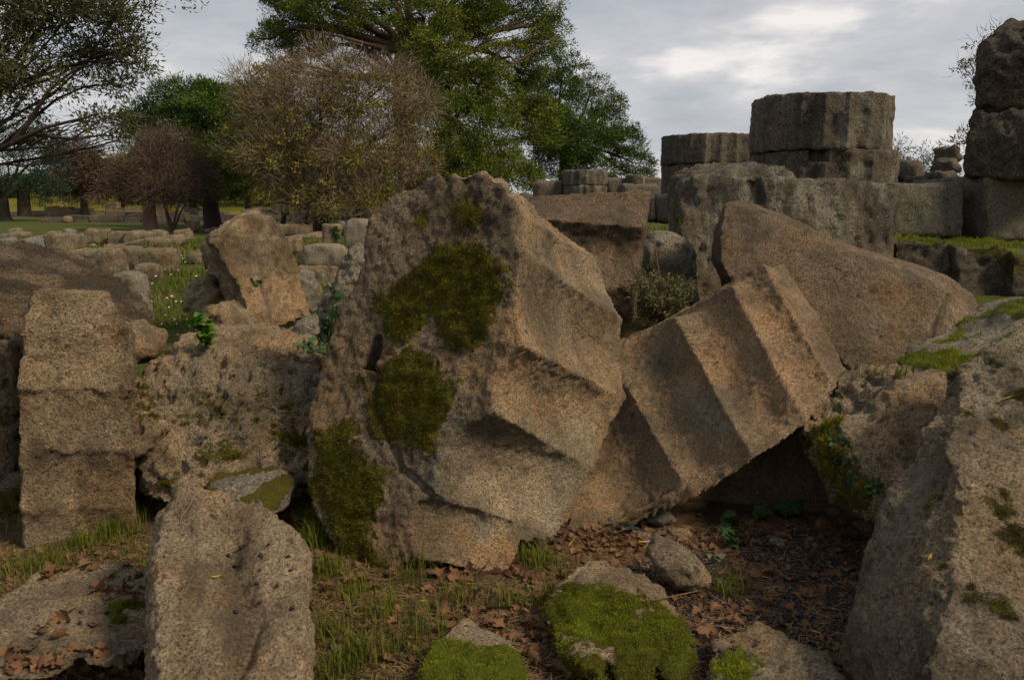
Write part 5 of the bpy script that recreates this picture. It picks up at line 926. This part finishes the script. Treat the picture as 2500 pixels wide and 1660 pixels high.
# single yellow leaf on the corner rock
def one_leaf(px, py, ln, wd, mat, name, label, ang=0):
    loc, nr, ob = hit(px, py); V = []; F = []
    ax = np.array((math.cos(ang), .2, math.sin(ang))); ax -= nr*(ax@nr); ax /= np.linalg.norm(ax); sd_ = np.cross(nr, ax)
    for i in range(7):
        t = i/6; w = wd*math.sin(math.pi*min(.98, max(.02, t)))**.8/2; c = ax*(t-.5)*ln+nr*(.006+.02*(t-.5)**2)
        V += [c-sd_*w+nr*w*.3, c, c+sd_*w+nr*w*.3]
    for i in range(6):
        a = i*3; F += [(a, a+3, a+4, a+1), (a+1, a+4, a+5, a+2)]
    me = raw_mesh(name, V, F, mat); add_attr(me, 'tone', [.7]*len(V)); return tag(mk(name, me, None, loc), label, 'leaf')
one_leaf(2466, 974, .085, .016, M_yellow, 'olive_leaf', 'yellow narrow leaf lying on top of the large corner rock', .25)
one_leaf(2270, 1365, .05, .010, M_yellow, 'olive_leaf', 'green narrow leaf stuck upright on the left face of the corner rock', 1.4)
one_leaf(526, 1412, .035, .009, M_yellow, 'olive_leaf', 'small yellow leaf in the groove of the foreground fluted stone', 1.1)
one_leaf(582, 1223, .03, .010, M_sage, 'olive_leaf', 'pale greyish leaf near the top of the foreground fluted stone', 1.5)
# -- twigs
def stick(pts, rad, name, label):
    V = []; F = []; tube(V, F, pts, rad, 6); V = np.array(V); c = V.mean(0); tag(mk(name, raw_mesh(name, V-c, F, M_twig), None, c), label, 'twig')
def hp(px, py, off=.006): l, n_2, ob = hit(px, py); return l+n_2*off
stick([hp(480, 1200), hp(462, 1240), hp(445, 1262), hp(437, 1283)], [.0028, .003, .003, .002], 'twig', 'thin forked twig lying on the top of the foreground fluted stone')
stick([hp(1590, 1400), hp(1560, 1440), hp(1590, 1470), hp(1700, 1440)], [.002, .003, .003, .002], 'twig', 'thin bent stick in the litter under the small tan rock')
stick([G(1620, 1560)+(0, 0, .012), G(1740, 1535)+(0, 0, .014), G(1840, 1545)+(0, 0, .012)], [.002, .003, .002], 'twig', 'straight pale stick lying between the mossy boulder and the corner rock')
stick([G(1180, 1545)+(0, 0, .012), G(1290, 1550)+(0, 0, .016), G(1330, 1590)+(0, 0, .012)], [.002, .003, .002], 'twig', 'bent twig in the grass left of the mossy boulder')
# -- small stones on the litter
for k, (px, py, s, lb) in enumerate([(2030, 1258, .045, 'small grey pebble at the foot of the mossy cleft rock'), (2102, 1285, .045, 'left one of two tan pebbles against the big corner rock'), (2116, 1298, .05, 'right one of two tan pebbles against the big corner rock'), (1900, 1335, .05, 'flat brown pebble on the litter under the tilted drum'), (1660, 1305, .075, 'flat grey stone at the edge of the dark hollow'),
                          (1575, 1310, .05, 'small pale stone beside the blue scrap'), (1610, 1308, .045, 'rounded stone right of the blue scrap'), (1760, 1300, .04, 'pale pebble beside the ivy leaves'), (1500, 1270, .06, 'dark stone under the corner of the tilted drum'), (1600, 1270, .12, 'dark flat stone wedged under the tilted drum'), (2000, 1480, .02, 'tiny white pebble among the olives'), (822, 1600, .035, 'tiny pale pebble in the grass beside the foreground fluted stone')]):
    c = G(px, py); r = np.random.default_rng(k+900); u = unit(r.normal(size=(14, 3)))*np.array((s, s*.8, s*.55))*r.uniform(.8, 1.1, (14, 1)); c[2] = float(H(c[0], c[1]))+s*.3
    rock('pebble', [hull(list(u+c))], M_pit if k % 3 else M_grey, lb, 'pebble', voxel=s/7, smooth=2, disp=((20, .003), (60, .0015)), seed=900+k)
# -- blue plastic scrap and cigarette end in the hollow
c = G(1530, 1300); r = np.random.default_rng(4); V = []; F = []
for i in range(9):
    for j in range(4): V.append((i*.013-.05+r.normal()*.003, j*.008-.012+r.normal()*.003, .008+abs(r.normal())*.010))
for i in range(8):
    for j in range(3): a = i*4+j; F.append((a, a+4, a+5, a+1))
o = mk('plastic_scrap', raw_mesh('plastic_scrap', V, F, plain_mat('blue_plastic', (.006, .024, .038), .6, 0, 30, .3, .5)), None, c+np.array((0, 0, .01))); m = o.modifiers.new('s', 'SOLIDIFY'); m.thickness = .0015; tag(o, 'crumpled blue plastic scrap in the shade under the drums', 'litter')
c = G(1575, 1328)+np.array((0, 0, .012)); rt = empty('cigarette_end', c); tag(rt, 'cigarette end with a yellow filter on the leaves under the drums', 'cigarette end')
V = []; F = []; tube(V, F, [(-.028, 0, 0), (-.01, 0, 0)], [.0045, .0045], 8); mk('filter', raw_mesh('filter', V, F, plain_mat('filter_yellow', (.42, .22, .02), .8)), rt)
V = []; F = []; tube(V, F, [(-.0098, 0, 0), (.01, .001, .0), (.03, 0, .002)], [.0044, .0042, .003], 8); mk('paper', raw_mesh('paper', V, F, plain_mat('grey_paper', (.25, .24, .24), .9)), rt)
# -- moss shoots standing on the mossy surfaces
def moss_fur(obn, n, ln, wd, mat, label, thr=.5, seed=1):
    ob = bpy.data.objects[obn]; me = ob.data; N_ = len(me.vertices); co = np.zeros(N_*3, np.float32); me.vertices.foreach_get('co', co); co = co.reshape(-1, 3); nr = np.zeros(N_*3, np.float32); me.vertices.foreach_get('normal', nr); nr = nr.reshape(-1, 3)
    a = np.zeros(N_, np.float32); me.attributes['moss'].data.foreach_get('value', a); W = co+np.array(ob.location)
    e = fbm(W, 40, 2, 3)*.5; px, py = proj(W); ok = np.where((a+e > thr+.1) & (px > -60) & (px < 2560) & (py < 1700) & ((nr*(np.array((0, 0, CH))-W)).sum(1) > -.1))[0]
    r = np.random.default_rng(seed); i = r.choice(ok, n); B = co[i]+r.normal(size=(n, 3))*.006; v, f, t = blades(r, B, ln, wd, .8, nrm=unit(nr[i]+np.array((0, 0, .35))))
    cl = np.clip(fbm(np.repeat(B, 5, 0), 7, 3, 4)*1.2+.4, 0, 1); me2 = raw_mesh('moss', v, f, mat, smooth=False); add_attr(me2, 'tone', np.clip(.55*t+.6*cl-.1, 0, 1)); add_attr(me2, 'clump', 0*t)
    tag(mk('moss', me2, ob), kind='stuff')
moss_fur('fallen_column_drum', 42000, .010, .0028, M_mossf, '', .5, 1)
moss_fur('mossy_boulder', 30000, .0065, .0020, M_mossb, '', .5, 2)
moss_fur('moss_streaked_rock', 7000, .006, .0020, M_mossb, '', .5, 3)
moss_fur('rough_corner_rock', 5000, .008, .0020, M_mossb, '', .5, 4)
moss_fur('low_pale_rock', 5000, .008, .0022, M_mossb, '', .5, 5)
moss_fur('mossy_cleft_rock', 12000, .012, .003, M_mossf, '', .5, 6)
moss_fur('moss_topped_rock', 8000, .009, .0030, M_mossb, '', .4, 7)
moss_fur('pitted_boulder', 7000, .012, .003, M_mossf, '', .5, 8)
M_cushion = leaf_mat('dark_moss_shoots', (0.050, 0.047, 0.018), (0.12, 0.11, 0.045), trans=.1)
moss_fur('big_foreground_rock', 16000, .005, .0022, M_cushion, '', .5, 9)
# -- leafy plants
def leafy(name, label, at, n, spread, ln, wd, mat, cat='plant', stems=4, h=.1, seed=0, up=1.0, leafn='leaf', shape='oval', maxleaf=60):
    r = np.random.default_rng(seed); at = np.array(at); root = empty(name, at); tag(root, label, cat); V = []; F = []; tips = []
    for k in range(stems):
        e = np.array((r.normal()*spread*.5, r.normal()*spread*.5, h*r.uniform(.6, 1.1)*up)); pts = bend((0, 0, 0), e, r, 6, .15, 0); tube(V, F, pts, np.linspace(ln*.06, ln*.02, 6), 4); tips.append(pts)
    mk('stem', raw_mesh('stem', V, F, mat if up > .2 else M_bark), root); shapes = []
    for q in range(4):
        vv = []; ff = []
        if shape == 'ivy': outl = [(0, 0), (.18, .42), (.42, .25), (.55, .36), (.7, .14), (1, 0)]
        elif shape == 'thin': outl = [(0, .06), (.3, .1), (.7, .09), (1, 0)]
        else: outl = [(0, 0), (.2, .28), (.5, .38), (.8, .22), (1, 0)]
        for x, w in outl:
            for s in (-1, 0, 1): vv.append((x*ln, s*w*wd/.38, abs(s)*w*ln*.12-(x**2)*ln*(.15+.1*q)))
        for i in range(len(outl)-1): a = i*3; ff += [(a, a+3, a+4, a+1), (a+1, a+4, a+5, a+2)]
        me = raw_mesh(leafn, vv, ff, mat); add_attr(me, 'tone', np.full(len(vv), q/3)); add_attr(me, 'clump', np.full(len(vv), q/4)); shapes.append(me)
    for k in range(n):
        t = tips[r.integers(len(tips))]; p = t[r.integers(1, 6)]+r.normal(size=3)*ln*.15; o = mk(leafn, shapes[r.integers(4)], root); o.location = p; o.rotation_euler = (r.normal()*.4, r.uniform(-1.2, .1) if up > .2 else r.normal()*.5-.2, r.uniform(0, 6.28)); s = r.uniform(.6, 1.2); o.scale = (s, s, s)
    return root
l, _, _ = hit(505, 858); leafy('green_sprout', 'bright green leafy sprout growing on top of the honeycombed boulder', l+np.array((0, 0, .01)), 90, .06, .055, .020, M_sprout, h=.20, stems=9, seed=1)
for k, (px, py, lb) in enumerate([(645, 895, 'grey-green tuft near the top right of the honeycombed boulder'), (632, 965, 'grey-green tuft in the middle of the honeycombed boulder'), (485, 1085, 'small grey-green tuft low on the left of the honeycombed boulder'), (745, 985, 'grey-green tuft near the mossy drum on the honeycombed boulder'), (780, 880, 'silvery tuft beside the ivy at the left edge of the mossy drum'), (590, 1070, 'grey-green tuft low in the centre of the honeycombed boulder')]):
    l, _, _ = hit(px, py); leafy('grey_green_tuft', lb, l, 34, .07, .028, .006, M_sage, h=.045, stems=7, seed=20+k, shape='thin')
l, _, _ = hit(345, 1165); leafy('grey_green_herb', 'bluish herb with narrow leaves in the gap right of the fluted block', G(345, 1200), 60, .12, .035, .009, M_sage, h=.22, stems=6, seed=30, shape='thin')
leafy('grey_green_herb', 'small bluish herb among the oak leaves at the bottom left', G(205, 1610), 24, .05, .03, .008, M_sage, h=.07, stems=5, seed=31, shape='thin')
l, _, _ = hit(628, 695); leafy('dark_herb', 'little dark plant growing from the face of the tilted standing stone', l, 40, .13, .045, .016, M_ivy, h=.05, stems=6, seed=32)
for k, (px, py, n, lb) in enumerate([(1795, 1290, 5, 'large-leaved ivy sprig in the shade under the tilted drum'), (1862, 1275, 3, 'single dark ivy sprig in the middle of the hollow'), (1925, 1275, 5, 'ivy sprig at the right side of the dark hollow'), (1780, 1335, 3, 'green ivy leaf reaching onto the litter below the large sprig'), (1735, 1370, 3, 'pale green seedling right of the small tan rock'), (1755, 1385, 3, 'second pale green seedling, lower, right of the small tan rock')]):
    leafy('ivy_sprig', lb, G(px, py), n+2, .06, .065 if k < 4 else .035, .045 if k < 4 else .02, M_ivy if k < 4 else M_sage, h=.07 if k < 4 else .04, stems=3, seed=40+k, shape='ivy')
# ivy hanging on rocks
def ivy_on(label, poly, n, ln, seed):
    r = np.random.default_rng(seed); xs = [p[0] for p in poly]; ys = [p[1] for p in poly]; c = None; root = None; q = 0; me = []
    for kk in range(3):
        vv = []; ff = []; outl = [(0, 0), (.18, .42), (.42, .25), (.55, .36), (.7, .14), (1, 0)]
        for x, w in outl:
            for s in (-1, 0, 1): vv.append((x*ln, s*w*ln, abs(s)*w*ln*.2))
        for i in range(len(outl)-1): a = i*3; ff += [(a, a+3, a+4, a+1), (a+1, a+4, a+5, a+2)]
        m_ = raw_mesh('leaf', vv, ff, M_ivy); add_attr(m_, 'tone', np.full(len(vv), kk/2)); add_attr(m_, 'clump', [0]*len(vv)); me.append(m_)
    st = []
    while q < n:
        x = r.uniform(min(xs), max(xs)); y = r.uniform(min(ys), max(ys))
        if not in_poly(np.array([x]), np.array([y]), poly)[0]: q += .05; continue
        l, nr, ob = hit(x, y); q += 1
        if ob is None: continue
        if root is None: root = empty('ivy', l); tag(root, label, 'ivy'); c = l
        st.append((y, l+nr*.006))
        o = mk('leaf', me[r.integers(3)], root); o.location = l-c+nr*(.008+.02*r.random()); o.rotation_euler = (Vector(nr+r.normal(size=3)*.35).to_track_quat('Z', 'X').to_euler()); o.rotation_euler.rotate_axis('Z', r.uniform(0, 6.28)); s = r.uniform(.6, 1.2); o.scale = (s, s, s)
    st.sort(key=lambda t: t[0]); V = []; F = []; tube(V, F, [p-c for _, p in st[::max(1, len(st)//8)]], [ln*.05]*len(st[::max(1, len(st)//8)]), 4); mk('stem', raw_mesh('stem', V, F, M_bark), root)
ivy_on('ivy trailing over the rough grey rock beside the mossy drum', [(800, 760), (815, 700), (840, 720), (815, 800), (800, 850), (770, 870), (735, 860), (720, 845), (770, 830)], 90, .055, 61)
ivy_on('dark glossy ivy hanging in the mossy hollow beside the tilted drum', [(2020, 1060), (2060, 1050), (2090, 1110), (2130, 1160), (2150, 1185), (2140, 1220), (2080, 1200), (2040, 1140)], 110, .026, 62)
ivy_on('ivy on the far stone block left of the round grey stone', [(806, 556), (825, 550), (832, 585), (822, 592)], 26, .16, 63)
# -- shrub with grass stems behind the tilted drum
root = empty('wiry_shrub', P(1615, 775, 5.15)); tag(root, 'small wiry green shrub with tall grass stems, between the ledged block and the dark drum', 'shrub'); c = np.array(root.location); r = np.random.default_rng(71); V = []; F = []; ends = []
for k in range(70):
    e = P(1612+r.normal()*38, 705+r.uniform(-25, 70), 5.15+r.normal()*.15)-c; pts = bend(r.normal(size=3)*.03, e, r, 5, .15, .1); tube(V, F, pts, np.linspace(.006, .002, 5), 3); ends += [pts[3], pts[4], pts[2]]
mk('branches', raw_mesh('branches', V, F, M_twig), root); E = np.array(ends); v, f, t, cl = leaves(r, E, unit(E+.01), 22, .07, .032, .009, .9, .5); tag(mk('leaves', leaf_mesh('leaves', [(v, f, t, cl)], M_shrub, 0), root), kind='stuff')
for k, (x0, y0, x1, y1) in enumerate([(1640, 740, 1590, 545), (1560, 760, 1580, 640), (1660, 760, 1650, 650), (1600, 760, 1545, 660), (1630, 760, 1700, 735), (1640, 770, 1720, 760), (1590, 770, 1560, 700)]):
    V = []; F = []; tube(V, F, bend(P(x0, y0, 5.1)-c, P(x1, y1, 5.05)-c, r, 7, .05, .05), np.linspace(.004, .0018, 7), 4); mk('grass_stem', raw_mesh('grass_stem', V, F, leaf_mat('dry_stem', (.2, .15, .07), (.25, .19, .09)) if k == 0 else M_shrub), root)
# -- rope fence in the field
root = empty('rope_fence', G(353, 612)); tag(root, 'low rope barrier on a thin post crossing the field behind the scattered stones', 'rope fence'); c = np.array(root.location); Y0 = c[1]; M_rope = plain_mat('rope', (.26, .22, .16), .9)
V = []; F = []; tube(V, F, [(0, 0, 0), tuple(P(353, 583, Y0)-c)], [.02, .02], 6); mk('post', raw_mesh('post', V, F, plain_mat('green_post', (.05, .07, .05), .6)), root)
for a, b in [(P(353, 584, Y0), P(180, 613, Y0*.86)), (P(353, 584, Y0), P(480, 580, Y0*1.02)), (P(180, 613, Y0*.86), P(90, 618, Y0*.8))]:
    t = np.linspace(0, 1, 9)[:, None]; pts = a*(1-t)+b*t-c; pts[:, 2] -= .05*np.sin(math.pi*t[:, 0]); V = []; F = []; tube(V, F, pts, [.008]*9, 5); mk('rope', raw_mesh('rope', V, F, M_rope), root)
print('tris', sum(len(o.data.polygons)*2 for o in sc.objects if o.type == 'MESH'), 'objects', len(sc.objects))
